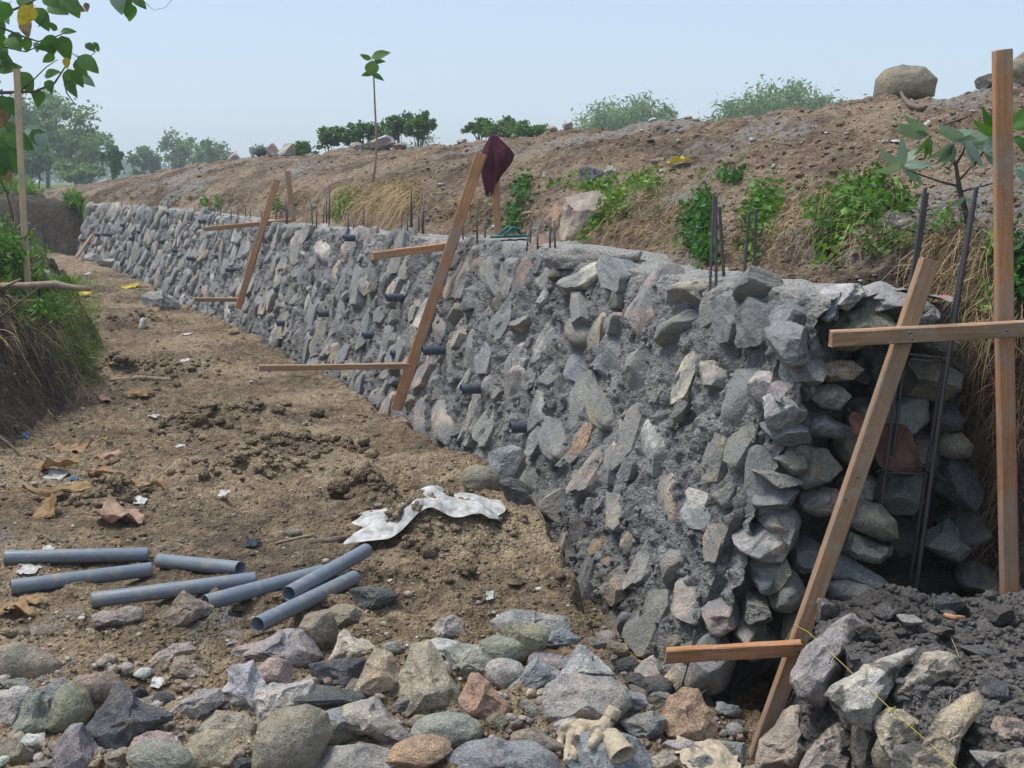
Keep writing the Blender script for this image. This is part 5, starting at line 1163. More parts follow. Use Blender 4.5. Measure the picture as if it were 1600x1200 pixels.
def scrap(name, u, v, wpx, dpx, mat, label, cat, rot=0.0, crumple=.25, n=14, keys=('ground', 'bank'), lift=.004, dist=None, group=None):
    P = plant_at(u, v, *keys) if dist is None else at(u, v, dist)
    wx = wpx * (.8 if wpx > 60 else .62) / F * P.y; el = math.atan2(CZ - P.z, P.y); dy = min(dpx / F * P.y / max(math.sin(el), .12), wx * 1.6)
    uu, vv = np.meshgrid(np.linspace(-.5, .5, n * 2), np.linspace(-.5, .5, n), indexing='ij')
    sd_ = R.uniform(0, 50); r = 1 + .25 * pn(np.arctan2(vv, uu) * 2, sd_, 0)
    x, y = uu * wx * r, vv * dy * r; x = x + .06 * wx * pn(uu * 3, vv * 3, sd_); c, s_ = math.cos(rot), math.sin(rot); x, y = x * c - y * s_, x * s_ + y * c
    z = np.zeros_like(x)
    if dist is None:
        for i in range(x.shape[0]):
            for j in range(x.shape[1]): z[i, j] = max(down(P.x + x[i, j], P.y + y[i, j], *keys), P.z - (.3 if name == 'paper_sheet' else .05))
            z[i] = z[i] + .016 if name == 'paper_sheet' else .5 * z[i] + .5 * np.maximum(z[i], P.z)
    else: z[:] = P.z
    if name == 'paper_sheet':
        zb = z.copy()
        for k in range(10): zb = np.maximum((np.roll(zb, 1, 0) + np.roll(zb, -1, 0) + zb * 2) / 4, z); zb[0] = z[0]; zb[-1] = z[-1]
        for k in range(3): q = np.pad(zb, ((0, 0), (1, 1)), 'edge'); zb = np.maximum((q[:, 2:] + q[:, :-2] + zb * 2) / 4, z)
        z = zb + .012
    z += lift + crumple * wx * (.18 + .35 * np.abs(fbm(uu * 5, vv * 5, sd_, 3)))
    V_ = np.stack([P.x + x, P.y + y, z], -1).reshape(-1, 3)
    F_ = grid_faces(*uu.shape); o = put(name, V_, F_, M[mat], origin=tuple(P)); tag(o, label, cat, group); return o
o = scrap('paper_sheet', 668, 780, 285, 30, 'sheet', 'torn white grey cement bag sheet lying across the shelf edge', 'paper sheet', .05, .035, 30, ('ground',))
G4 = 'plastic litter scattered on the dirt'
for a in [(136, 429, 16, 14, 'white', 'white plastic scrap below the far wall end', 'plastic scrap'), (80, 437, 28, 8, 'white', 'pale plastic bag on the grass edge behind the log', 'plastic scrap'), (90, 742, 50, 16, 'white', 'white plastic scrap under the flat yellowish leaf', 'plastic scrap'),
          (350, 772, 26, 8, 'white', 'pair of white chips of plastic in the middle of the path', 'plastic scrap'), (240, 649, 24, 6, 'white', 'thin white plastic strip near the left bank foot', 'plastic scrap'), (283, 697, 22, 6, 'white', 'white plastic strip on the open path', 'plastic scrap'),
          (245, 1071, 30, 10, 'white', 'cream plastic scrap among rocks behind the dark wedge', 'plastic scrap'), (45, 893, 50, 10, 'white', 'crinkled white plastic between the two left pipes', 'plastic scrap'), (75, 860, 30, 6, 'white', 'blue white plastic behind the farthest pipe', 'plastic scrap'),
          (220, 785, 30, 10, 'white', 'grey plastic behind the paper like leaf', 'plastic scrap'), (292, 523, 26, 5, 'white', 'white scrap on the path near the shelf middle', 'plastic scrap'), (290, 563, 22, 5, 'white', 'small white feather like scrap on the path', 'plastic scrap'),
          (765, 930, 20, 7, 'sheet', 'small pale paper piece right of the slate block', 'paper scrap'), (1390, 222, 38, 8, 'white', 'white plastic shred high on the slope below the boulder', 'plastic scrap'), (1448, 193, 12, 6, 'white', 'tiny white scrap on the slope right of the cassava', 'plastic scrap'),
          (1522, 175, 20, 8, 'white', 'white crumpled scrap on the slope near the tall post', 'plastic scrap'), (1290, 208, 10, 5, 'white', 'tiny white scrap left of the white shred on the slope', 'plastic scrap'),
          (120, 748, 26, 8, 'blue', 'blue plastic scrap beside the white one at the bank foot', 'plastic scrap'), (41, 684, 14, 10, 'blue', 'dark blue rag in the left bank face', 'plastic scrap')]:
    scrap(a[0] and 'litter_scrap', *a, group=G4, crumple=.22, n=8)
scrap('black_bag', 393, 852, 34, 24, 'black', 'shiny black plastic scrap on the dirt above the pipes', 'plastic bag', crumple=.5, n=10)
scrap('pink_wrapper', 1474, 466, 26, 12, 'pink', 'pink wrapper in the straw right of the leaning stake', 'wrapper', dist=4.05, crumple=.5, n=8)
scrap('dirty_rag', 1110, 1185, 130, 46, 'glove', 'dirty crumpled cream rag at the bottom below the orange tan boulder', 'rag', crumple=.16, n=22)
# bottle
P = plant_at(221, 514, 'ground'); r = 5.0 / F * P.y; d = Vector((.15, .3, .94)).normalized()
V_, F_ = tube([P + d * (k * r) for k in (-.4, 0, .4, 1.2, 2.2, 3.0, 3.4, 3.6)], [r * k for k in (.5, .95, 1, 1, .95, .9, .6, .35)], 12); o = put('plastic_cup', V_, F_, M['white']); tag(o, 'small white plastic cup standing on the dark path soil', 'cup')
# sticks, logs
def stick(name, pts, r, mat, label, cat, dist=None, keys=('ground',), lift=0.0, seg=10, tag_=True, n=None):
    Q = []
    for (u, v) in pts:
        P = at(u, v, dist) if dist else plant_at(u, v, *keys)
        Q.append(P + Vector((0, 0, lift if isinstance(r, list) else r * .5 + lift)))
    V0 = [Q[0]]
    for i in range(len(Q) - 1):
        for k in range(1, 6): V0.append(Q[i].lerp(Q[i + 1], k / 5) + Vector([R.uniform(-1, 1) * .06 * (r[0] if isinstance(r, list) else r) for _ in range(3)]))
    rr = np.interp(np.linspace(0, 1, len(V0)), np.linspace(0, 1, len(r)), r) if isinstance(r, list) else [r] * len(V0)
    rr = [x * R.uniform(.9, 1.1) for x in rr]
    V_, F_ = tube(V0, rr, seg); o = put(name, V_, F_, M[mat])
    if tag_: tag(o, label, cat)
    return o
lg = thing('fallen_log', 'broken bare log with a side branch lying on top of the left bank', 'log', at(70, 455, 7.6))
def stick_in(parent, name, pts, r, mat, dist):
    Q = [at(u, v, dist) for u, v in pts]; V_, F_ = tube(Q, r, 9); put(name, V_, F_, M[mat], parent=parent)
stick_in(lg, 'trunk', [(-30, 448), (10, 447), (45, 446), (85, 444), (110, 449), (141, 452)], [.02, .022, .021, .023, .020, .015], 'stick', 7.6)
stick_in(lg, 'branch', [(5, 449), (20, 442), (32, 436)], [.012, .009, .006], 'stick', 7.55)
stick_in(lg, 'branch', [(-10, 505), (20, 480), (45, 462), (60, 450)], [.006, .007, .006, .004], 'bark', 7.5)
stick('fallen_branch', [(172, 594), (215, 591), (255, 593), (290, 594)], [.018, .024, .022, .008], 'stick', 'pale debarked branch lying across the path below the grass', 'branch')
stick('dry_plank_piece', [(483, 849), (515, 846), (547, 839)], [.012, .016, .014], 'bark', 'rotten piece of dark wood lying on the path', 'wood piece')
stick('dry_plank_piece', [(430, 850), (460, 843), (490, 837)], .006, 'stick', 'thin strip of bark left of the rotten wood piece', 'wood piece')
stick('dead_reed', [(-15, 672), (20, 700), (45, 730), (66, 770)], .008, 'stick', 'long bent dry stem arching down the left bank', 'stick', dist=6.3)
stick('twig', [(298, 689), (308, 680), (318, 671)], .004, 'stick', 'thin dry twig standing up from the path', 'twig', dist=None)
stick('twig', [(188, 537), (197, 528), (205, 519)], .005, 'stick', 'thin dry twig near the white cup', 'twig')
stick('twig', [(228, 757), (260, 760), (290, 764)], .004, 'bark', 'dark twig right of the folded leaf', 'twig')
stick('bent_root', [(1407, 145), (1412, 158), (1422, 169), (1437, 174), (1447, 172)], [.012, .014, .016, .017, .01], 'bark', 'dark hooked root on the slope below the lone boulder', 'root', keys=('bank',), lift=.02)
stick('twig', [(1452, 196), (1475, 195), (1500, 187), (1512, 182)], .006, 'bark', 'thin brown branch on the slope right of the lone boulder', 'twig', keys=('bank',))
stick('wood_chip', [(1476, 963), (1490, 967), (1506, 968)], .008, 'wood', 'small orange wood chip on the dark wet mortar', 'wood chip', keys=('foot',))
stick('dead_reed', [(18, 300), (24, 325), (25, 350), (14, 372)], .012, 'stick', 'thin pale bare stem beside the pale stake', 'stem', dist=9.3)
for k, pts in enumerate([[(1482, 990), (1494, 1018), (1503, 1045)], [(1521, 1053), (1505, 1072), (1486, 1085), (1481, 1118)], [(1512, 1036), (1535, 1033), (1551, 1051)]]):
    stick('dry_grass_stem', pts, .0015, 'stick', ['pale dry grass stem leaning over the wet mortar', 'bent dry grass stem across the sandy footing stone', 'kinked dry stem at the right on the wet mortar'][k], 'stem', keys=('foot',), lift=.006)
# yellow string
s1_ = [(1200, 1022), (1228, 1000), (1241, 976), (1262, 987), (1330, 1050), (1393, 1109), (1420, 1133), (1462, 1170), (1510, 1215)]
bpy.context.view_layer.update(); _dg0 = bpy.context.evaluated_depsgraph_get()
def front(u, v, lim, off):
    ok, loc, *_ = S.ray_cast(_dg0, Vector((0, 0, CZ)), ray(u, v).normalized()); return min(loc.y - off, lim) if ok else lim
Q = [at(1200, 1022, 3.6), at(1228, 1000, 3.56)] + [at(u, v, front(u, v, y_, .012)) for u, v, y_ in [(1241, 976, 3.58), (1262, 987, 3.5), (1296, 1018, 3.3), (1330, 1050, 3.15), (1362, 1080, 3.0), (1393, 1109, 2.92), (1420, 1133, 2.82), (1462, 1170, 2.7), (1510, 1215, 2.5)]]
V_, F_ = tube(Q, .0010, 5); st_ = thing('string_line', 'yellow builder string tied to the leaning stake and running to the lower right', 'string', Q[2]); put('cord', V_, F_, M['string'], parent=st_)
for (u, v, y_) in [(1393, 1109, Q[7].y - .004), (1420, 1133, Q[8].y - .004)]:
    V_, F_ = tube([at(u - 4, v + 6, y_), at(u, v, y_), at(u + 6, v - 5, y_), at(u + 2, v + 4, y_)], .0022, 5); put('knot', V_, F_, M['string'], parent=st_)
V_, F_ = tube([at(1563, 936, Yf - .02), at(1578, 939, Yf - .025), at(1592, 936, Yf), at(1600, 925, Yf), at(1603, 940, Yf), at(1592, 939, Yf - .02), at(1566, 940, Yf - .022)], .0015, 5); o = put('string_loop', V_, F_, M['string']); tag(o, 'loop of yellow string round the foot of the tall post', 'string')

# maroon cloth over the post
def drape():
    n, m = 56, 40; top = at(771, 211, Y2 + .22); V_ = []
    for i in range(m + 1):
        h = i / m
        for k in range(n):
            a = 2 * math.pi * k / n
            rx = (.022 + .075 * math.sin(min(h * 2.4, 1) * 1.57)) * (1 - .60 * max(0, h - .45) / .55); ry = rx * .42
            fold = .92 + .34 * h ** .5 * math.sin(a * 5 + 2.2 * h) + .2 * h ** .3 * math.sin(a * 11 - 2 * h) + .1 * mnoise.noise(Vector((math.cos(a) * 2, math.sin(a) * 2, h * 4)))
            L = .34 + .05 * math.cos(a - 3.6) + .03 * math.sin(a * 3)
            z = -L * h - .012 * math.sin(min(1, h * 3) * 3.14)
            V_.append((top.x + rx * fold * math.cos(a) + .015 * math.sin(h * 4), top.y + ry * fold * math.sin(a), top.z + z))
    F_ = [(i * n + k, i * n + (k + 1) % n, (i + 1) * n + (k + 1) % n, (i + 1) * n + k) for i in range(m) for k in range(n)] + [tuple(range(n - 1, -1, -1))]
    return np.array(V_), F_
V_, F_ = drape(); o = put('cloth', V_, F_, M['cloth']); tag(o, 'maroon cloth hanging over the top of the short post', 'cloth')
# flip-flop
P = plant_at(797, 374, 'wall'); sl = thing('flip_flop', 'teal rubber flip flop lying on the mortar top of the wall', 'sandal', P)
n = 24; out = []
for k in range(n):
    a = 2 * math.pi * k / n; x = .13 * math.cos(a); y = (.045 + .008 * math.cos(a)) * math.sin(a); out.append((x, y))
ax = (at(1000, 374, P.y) - at(900, 374, P.y)).normalized(); dd = Vector((.93, .36, .02)); Mx = frame(P + Vector((0, 0, .012)), dd, (0, 0, 1))
Vs_ = [(x, y, z) for z in (0, .014) for x, y in out]; F_ = [tuple(range(n - 1, -1, -1)), tuple(range(n, 2 * n))] + [(k, (k + 1) % n, n + (k + 1) % n, n + k) for k in range(n)]
put('sole', xf(np.array(Vs_), Mx), F_, M['teal'], parent=sl)
for sy in (-1, 1):
    pts_ = [Mx @ Vector((.075, 0, .012)), Mx @ Vector((.05, sy * .018, .05)), Mx @ Vector((-.0, sy * .038, .06)), Mx @ Vector((-.055, sy * .045, .015))]
    V_, F_ = tube(pts_, [.004, .008, .010, .006], 7); put('strap', V_, F_, M['teal'], parent=sl)

# work gloves -------------------------------------------------------
def glove_body(base, parts_):
    """union of tapered tubes made one surface by a voxel remesh"""
    V_, F_ = join([tube(p_, r_, 12) for p_, r_ in parts_]); me = raw_mesh('t', V_, F_, None); ob = bpy.data.objects.new('t', me); COL.objects.link(ob)
    md = ob.modifiers.new('r', 'REMESH'); md.mode = 'VOXEL'; md.voxel_size = .0022
    sm = ob.modifiers.new('s', 'SMOOTH'); sm.iterations = 3; sm.factor = .5
    dg = bpy.context.evaluated_depsgraph_get(); me2 = bpy.data.meshes.new_from_object(ob.evaluated_get(dg))
    n = len(me2.vertices); co = np.zeros(n * 3, np.float32); me2.vertices.foreach_get('co', co); co = co.reshape(-1, 3)
    fc_ = [tuple(p.vertices) for p in me2.polygons]; bpy.data.objects.remove(ob); return co.astype(float), fc_
bpy.context.view_layer.update(); _dg = bpy.context.evaluated_depsgraph_get()
def gp(u, v, d=0.0, r=.014):
    ok, loc, *_ = S.ray_cast(_dg, Vector((0, 0, CZ)), ray(u, v).normalized())
    Y = loc.y if ok else 3.0
    return at(u, v, min(Y, 3.2) - r)
co, fc_ = glove_body(None, [
    ([gp(962, 1106, .05), gp(955, 1120, .03), gp(946, 1133, .01), gp(934, 1146, 0)], [.018, .019, .020, .022]),
    ([gp(945, 1138, 0), gp(925, 1140, -.01), gp(905, 1135, -.015), gp(893, 1140, -.02)], [.022, .022, .019, .014]),
    ([gp(900, 1134, -.01), gp(882, 1142, -.02), gp(875, 1160, -.03), gp(871, 1180, -.035)], [.0125, .0108, .0100, .0085]),
    ([gp(903, 1138, -.02), gp(891, 1150, -.035), gp(888, 1170, -.045), gp(885, 1190, -.05)], [.0125, .0108, .0100, .0085]),
    ([gp(910, 1139, -.03), gp(903, 1153, -.045), gp(900, 1169, -.055), gp(897, 1183, -.06)], [.0125, .0108, .0100, .0085]),
    ([gp(912, 1133, .0), gp(895, 1130, .01), gp(880, 1136, .01), gp(873, 1148, .0)], [.012, .011, .010, .007]),
    ([gp(940, 1146, -.01), gp(930, 1155, -.03), gp(924, 1163, -.04), gp(920, 1168, -.045)], [.014, .012, .010, .007])])
co += .0012 * np.stack([pn(co[:, 0] * 60, co[:, 1] * 60, co[:, 2] * 60, k) for k in range(3)], 1)
gl = put('work_glove', co, fc_, M['glove']); tag(gl, 'cream knitted work glove draped with bent fingers over the stone', 'glove', 'pair of work gloves')
def open_cuff():
    B = gp(974, 1180, r=.03); A = at(948, 1142, B.y + .07); t = (B - A).normalized(); a = Vector((1, 0, 0)); a = (a - t * a.dot(t)).normalized(); b = t.cross(a); n = 36
    V_, rows_ = [], 0
    prof = [(0, .010), (.12, .019), (.4, .023), (.7, .025), (.97, .0265), (1.0, .0285), (1.0, .0245), (.9, .0225), (.5, .019), (.2, .014)]
    for tt_, r in prof:
        for k in range(n):
            an = 2 * math.pi * k / n; rb = 1 + (.03 * math.cos(an * 18) if tt_ > .5 else .0) + .05 * math.sin(an * 3 + tt_ * 4)
            V_.append(tuple(A.lerp(B, tt_) + (a * math.cos(an) * 1.15 + b * math.sin(an) * .85) * r * rb))
    F_ = [(i * n + k, i * n + (k + 1) % n, (i + 1) * n + (k + 1) % n, (i + 1) * n + k) for i in range(len(prof) - 1) for k in range(n)] + [tuple(range(n - 1, -1, -1)), tuple((len(prof) - 1) * n + k for k in range(n))]
    return np.array(V_), F_
V_, F_ = open_cuff(); o = put('work_glove', V_, F_, M['glove']); tag(o, 'second cream work glove tucked under, its open cuff facing the viewer', 'glove', 'pair of work gloves')

# ================================================================== vegetation
def rs(o, label, cat=None): return tag(o, label, cat)
# sapling on the bank
Ysap = plant_at(583, 292, 'bank').y
sp_ = thing('sapling', 'thin bare young tree with a few round leaves at its tip on the bank', 'sapling', at(583, 292, Ysap))
V_, F_ = tube([at(581, 294, Ysap), at(586, 262, Ysap), at(589, 225, Ysap), at(586, 170, Ysap), at(584, 120, Ysap), at(581, 88, Ysap)], [.015, .014, .012, .010, .008, .004], 8); put('stem', V_, F_, M['stick'], parent=sp_)
def big_leaf(parent, u, v, L, ang, Y, mat, asp=.7, pitch=.5, roll=None, name='leaf', curl=.25, off=0):
    """leaf rooted at a pixel; ang = direction in the picture, pitch = turn towards the viewer"""
    P = at(u, v, Y + off); d = Vector((math.cos(ang), -math.sin(pitch) * .8, math.sin(ang)))
    V_, F_ = leaf_mesh(L, L * asp, curl, .12, 8, 5, R.uniform(.62, .8), .0, 0, .04, .12)
    roll = R.uniform(-.5, .5) if roll is None else roll
    z = Vector((-math.sin(ang) * .5 + roll, -1, math.cos(ang) * .6))
    Mx = frame(P, d, z)
    return put(name, xf(V_, Mx), F_, M[mat], parent=parent)
for (u, v, L, ang) in [(581, 90, .20, .35), (580, 92, .12, 2.9), (583, 97, .13, .15), (583, 116, .13, -.4), (582, 112, .12, 3.6)]:
    big_leaf(sp_, u, v, L * Ysap / 13, ang, Ysap, 'leaf', .55)
V_, F_ = leaf_mesh(.16 * Ysap / 13, .15 * Ysap / 13, .1, .05, 8, 7, .9, 0, 0, 0, 0); Mx = frame(at(581, 95, Ysap - .03), (.02, -.3, -1), (0, -1, .3)); put('leaf', xf(V_, Mx), F_, M['vine'], parent=sp_)

# foreground tree, its trunk left of the picture
Yt = 9.4
tr = thing('broadleaf_tree', 'broad leaved tree reaching in from the left above the grassy bank', 'tree', at(-260, 640, Yt))
def limb(pts, r, name='branch', Y=Yt, mat='twig'):
    Q = [at(u, v, Y + (p_[2] if len(p_) > 2 else 0)) for p_ in pts for u, v in [p_[:2]]]
    V_, F_ = tube(Q, r, 7); return put(name, V_, F_, M[mat], parent=tr)
limb([(-250, 660), (-262, 480), (-250, 330), (-215, 200), (-190, 60), (-180, -80)], [.12, .11, .1, .085, .07, .05], 'trunk', mat='bark')
limb([(-225, 230), (-120, 165), (-30, 150), (0, 145), (55, 143), (85, 130), (97, 112), (108, 95)], [.06, .035, .018, .013, .010, .008, .006, .004])
limb([(-195, 90), (-90, 60), (-20, 60), (0, 42), (30, 55), (60, 65), (85, 58), (105, 50)], [.05, .03, .014, .009, .008, .006, .005, .003])
limb([(-190, 70), (-80, 40), (-20, 22), (10, 20), (45, 5), (75, -12), (120, -30)], [.04, .03, .014, .01, .008, .007, .004])
limb([(-60, 150), (-20, 120), (-3, 75), (12, 85), (27, 108)], [.02, .014, .006, .005, .003])
limb([(33, 142), (55, 122), (72, 105), (90, 93)], [.006, .005, .004, .003])
limb([(-40, 78), (0, 72), (40, 81), (70, 68), (90, 60), (118, 88), (142, 87), (157, 75)], [.01, .006, .005, .004, .004, .003, .003, .002])
limb([(60, 42), (70, 28), (78, 15)], [.004, .003, .002]); limb([(-30, 165), (3, 140), (5, 190), (12, 204), (34, 207)], [.012, .008, .006, .004, .003]); limb([(98, 118), (104, 145), (118, 164)], [.006, .005, .003])
limb([(-50, 210), (-10, 260), (10, 300), (22, 345)], [.012, .008, .006, .004]); limb([(-40, 110), (0, 80), (10, 108), (6, 92)], [.008, .004, .003, .002])
limb([(120, -30), (190, -8), (225, 2), (240, 16), (258, 12), (272, -4)], [.006, .005, .003, .0015, .0015, .0015])
LF = [(50, 8, 36, -2.2, 'yellow'), (56, 12, 34, -1.0, 'leaf'), (38, 30, 26, -1.3, 'dryleaf'), (96, 56, 34, -1.4, 'leaf'), (92, 62, 30, -2.6, 'leaf'), (88, 80, 22, 2.9, 'leaf'), (103, 90, 14, -1.5, 'yellow'), (84, 84, 20, -2.4, 'leaf'), (122, 88, 34, -.55, 'leaf'),
      (118, 94, 26, -1.0, 'leaf'), (106, 108, 26, -1.3, 'vine'), (112, 110, 26, -.9, 'leaf'), (102, 126, 26, -.9, 'vine'), (124, 118, 24, -.5, 'leafb'), (60, 140, 24, -1.5, 'leaf'), (70, 118, 24, .3, 'leaf'), (75, 125, 20, -1.2, 'leaf'), (40, 58, 20, -1.5, 'leaf'), (58, 66, 14, -1.4, 'leafb'),
      (134, 68, 16, -.6, 'leaf'), (146, 66, 14, -1.0, 'vine'), (90, 46, 16, 2.6, 'leaf'), (95, 50, 20, .2, 'leaf'), (75, 8, 30, -.3, 'leaf'), (90, 2, 36, -.2, 'vine'), (104, -4, 30, -1.0, 'vine'), (180, -12, 30, -1.2, 'leafb'), (196, -8, 28, -1.5, 'leaf'), (206, -6, 24, -.6, 'vine'), (205, 6, 24, -1.7, 'leaf'), (134, 4, 12, -1.4, 'dryleaf'),
      (-4, 108, 32, .2, 'leaf'), (30, 112, 34, -.9, 'leaf'), (-6, 150, 34, -1.0, 'leaf'), (5, 152, 30, -.9, 'leaf'), (38, 205, 26, .2, 'leafb'), (50, 203, 32, -.9, 'leaf'), (62, 206, 30, -1.2, 'leafb'), (-6, 196, 50, -.5, 'vine'), (-4, 215, 56, -1.0, 'leaf'), (10, 210, 40, -.4, 'leaf'), (0, 250, 32, -1.2, 'dryleaf'), (-10, 225, 50, -1.4, 'leaf'),
      (-6, 26, 30, -1.3, 'leaf'), (0, 50, 30, -1.8, 'leaf'), (10, 60, 26, -.6, 'leaf'), (20, 50, 26, -1.2, 'leaf'), (-10, 0, 34, -1.0, 'leafb'), (15, 5, 34, -2.0, 'leaf'), (30, -5, 30, -.7, 'leaf'), (5, 170, 26, -1.5, 'dryleaf'), (28, 140, 20, 1.0, 'leaf'), (-5, 90, 26, -.3, 'leaf'), (68, -6, 26, -.5, 'leaf'), (-8, 70, 30, -.8, 'leaf')]
for (u, v, L, ang, m_) in LF:
    big_leaf(tr, u, v, L * 1.12 / F * Yt, ang, Yt, m_, R.uniform(.6, .8), R.uniform(-.3, .7), off=R.uniform(-.15, .15))
for i in range(46):
    u, v = R.uniform(-290, -10), R.uniform(-60, 330); big_leaf(tr, u, v, R.uniform(.1, .16), R.uniform(-2.6, .6), Yt, R.choice(['leaf', 'leaf', 'vine', 'leafb']), .7, R.uniform(-.3, .7), off=R.uniform(-.5, .5))

# cassava plant at the right
Yk = plant_at(1512, 352, 'bank').y - .08
cs = thing('cassava_plant', 'cassava plant with hand shaped grey green leaves on dark stems beside the tall post', 'plant', at(1512, 352, Yk))
for pts, r in [([(1514, 354), (1507, 325), (1499, 295), (1496, 275), (1493, 255), (1484, 240)], [.012, .011, .010, .008, .006, .004]), ([(1498, 291), (1470, 284), (1435, 272), (1410, 262)], [.005, .004, .003, .002]), ([(1494, 256), (1505, 238), (1508, 226)], [.006, .004, .003]),
               ([(1500, 300), (1530, 292), (1555, 286)], [.004, .003, .002]), ([(1500, 280), (1520, 258), (1537, 236)], [.004, .003, .002]), ([(1496, 262), (1480, 245), (1464, 226)], [.005, .003, .002]), ([(1505, 318), (1507, 312)], [.003, .002]), ([(1520, 262), (1545, 225), (1560, 205)], [.004, .003, .002])]:
    V_, F_ = tube([at(u, v, Yk) for u, v in pts], r, 7); put('stem', V_, F_, M['twig'], parent=cs)
for (u, v, n, L, a0, a1, m_) in [(1410, 260, 6, 42, -1.0, 3.9, 'leafb'), (1450, 210, 3, 46, 2.6, 3.3, 'leafb'), (1452, 214, 3, 32, -2.2, -1.2, 'vine'), (1480, 216, 3, 42, -.3, .6, 'leafb'), (1490, 224, 4, 40, -2.6, -1.4, 'leafb'), (1505, 220, 6, 46, -1.2, .5, 'leafb'), (1508, 218, 2, 42, 2.6, 3.1, 'leafb'), (1508, 308, 3, 28, -2.9, -.3, 'leafb'),
                            (1556, 210, 4, 44, 1.0, 3.2, 'leaf'), (1580, 200, 3, 44, .1, 1.2, 'leaf'), (1582, 215, 3, 40, -.9, -.1, 'leaf'), (1584, 265, 3, 36, -.8, .4, 'leafb'), (1536, 236, 4, 36, -1.0, 1.2, 'leafb')]:
    for k in range(n):
        an = a0 + (a1 - a0) * (k + .5) / n; big_leaf(cs, u, v, L / F * Yk * 1.05, an, Yk, m_, .36, R.uniform(-.1, .9), off=R.uniform(-.04, .04), curl=.35)

# leafy creepers on the cut bank : one thing per clump
def creeper(label, blobs, n, mat, size=(.014, .048), name='creeper', cat='creeper', keys=('bank',), stems=14, pull=.05):
    Cs = []; Q = []
    for i in range(n):
        bx = R.choices(blobs, weights=[b_[2] * b_[3] for b_ in blobs])[0]
        u, v = bx[0] + R.gauss(0, .42) * bx[2], bx[1] + R.gauss(0, .42) * bx[3]
        P, N = hit(u, v, *keys)
        if P is None: continue
        Cs.append(P + Vector((R.gauss(-.02, .02), -abs(R.gauss(.02, pull)), abs(R.gauss(.01, pull * .7)))))
    if not Cs: return
    base = Cs[len(Cs) // 2]
    t = thing(name, label, cat, base, 'green plants on the cut bank')
    C_ = np.array([tuple(c) for c in Cs]); sz = NR.uniform(*size, len(C_)) * (base.y / 5.5) ** .35
    V_, F_ = leafcards(C_, sz, .35, 1.45); tag(put('foliage', V_, F_, M[mat], parent=t, smooth=False), kind='stuff')
    k = NR.integers(0, len(C_), stems); k2 = [int(np.argmin(((C_ - C_[a])** 2).sum(1) + 9 * (np.arange(len(C_)) == a) + NR.uniform(0, .05, len(C_)))) for a in k]
    V_, F_ = join([tube([C_[a], (C_[a] + C_[b]) / 2 + (0, 0, .01), C_[b]], .0022, 5) for a, b in zip(k, k2)]); tag(put('stems', V_, F_, M['root'], parent=t), kind='stuff')
creeper('bright green creeper clump spreading widest over the bank left of the cassava', [(1335, 310, 60, 34), (1310, 350, 50, 40), (1300, 390, 28, 34), (1345, 330, 60, 30), (1270, 330, 16, 10), (1375, 290, 20, 14)], 1250, 'vine')
creeper('dark leafy creeper hanging down behind the mortar coated starter bar', [(1103, 325, 16, 34), (1092, 365, 26, 38), (1105, 395, 20, 20), (1075, 352, 10, 8)], 900, 'vine2')
creeper('green creeper clump behind the pair of dark starter bars', [(1200, 320, 26, 30), (1185, 350, 26, 36), (1175, 395, 14, 20)], 800, 'vine')
creeper('narrow dark creeper hanging on the bank right of the maroon cloth', [(820, 300, 18, 24), (808, 345, 12, 30)], 420, 'vine2')
creeper('small bright weed on the slope edge above the widest creeper', [(1410, 250 + 70, 20, 20), (1372, 292, 12, 10)], 160, 'vine')
creeper('scattered young bright green sprouts below the cassava', [(1400, 385, 34, 14), (1365, 395, 14, 10), (1375, 400, 10, 8), (1480, 352, 20, 10), (1440, 372, 10, 10)], 240, 'vine', (.02, .035))
creeper('green weeds in the straw right of the tall post', [(1590, 440, 18, 40), (1585, 400, 14, 26)], 520, 'vine2')
creeper('small green weed beside the tall post at the straw', [(1558, 400, 12, 26), (1545, 480, 12, 14)], 200, 'vine')
creeper('low green weeds on the lip above the big tan boulder', [(935, 295, 40, 14), (960, 320, 30, 30), (930, 345, 20, 20), (915, 375, 12, 10)], 600, 'grass')
creeper('green weed clump on the far bank behind the starter bars', [(543, 318, 18, 22), (528, 335, 12, 14)], 260, 'vine')
creeper('weed tuft on the bank near the third frame', [(434, 322, 10, 14)], 120, 'vine'); creeper('pair of grass like weeds above the far wall top', [(322, 318, 8, 14), (343, 318, 6, 12)], 160, 'vine')
creeper('tiny weeds high on the lip left of the mortar coated bar', [(1150, 280, 18, 8), (1135, 285, 10, 6)], 120, 'vine2'); creeper('low greenery on the lip below the yellow leaf', [(1010, 285, 40, 8), (870, 290, 20, 5)], 140, 'grass')

# roots and straw hanging from cut faces, grass blades : nobody could count these
def blades(name, n, boxes, keys, L, Wd, droop, mat, dirn, label, curl=.12, segs=4, jitter=.35, maxy=30):
    P_, D_ = [], []
    for i in range(n):
        bx = R.choices(boxes, weights=[b_[2] * b_[3] for b_ in boxes])[0]
        P, N = hit(bx[0] + R.uniform(-1, 1) * bx[2], bx[1] + R.uniform(-1, 1) * bx[3], *keys)
        if P is None or P.y > maxy: continue
        P_.append(tuple(P)); D_.append((dirn[0] + R.gauss(0, jitter), dirn[1] + R.gauss(0, jitter), dirn[2] + R.gauss(0, jitter)))
    P_ = np.array(P_); D_ = np.array(D_); n = len(P_); sc_ = (P_[:, 1] / 6) ** .25
    V_, F_ = ribbons(P_, D_, NR.uniform(*L, n), NR.uniform(*Wd, n) * sc_, NR.uniform(*droop, n), segs, curl)
    o = put(name, V_, F_, M[mat], origin=(0, 0, 0)); tag(o, label, name.replace('_', ' '), kind='stuff'); return o
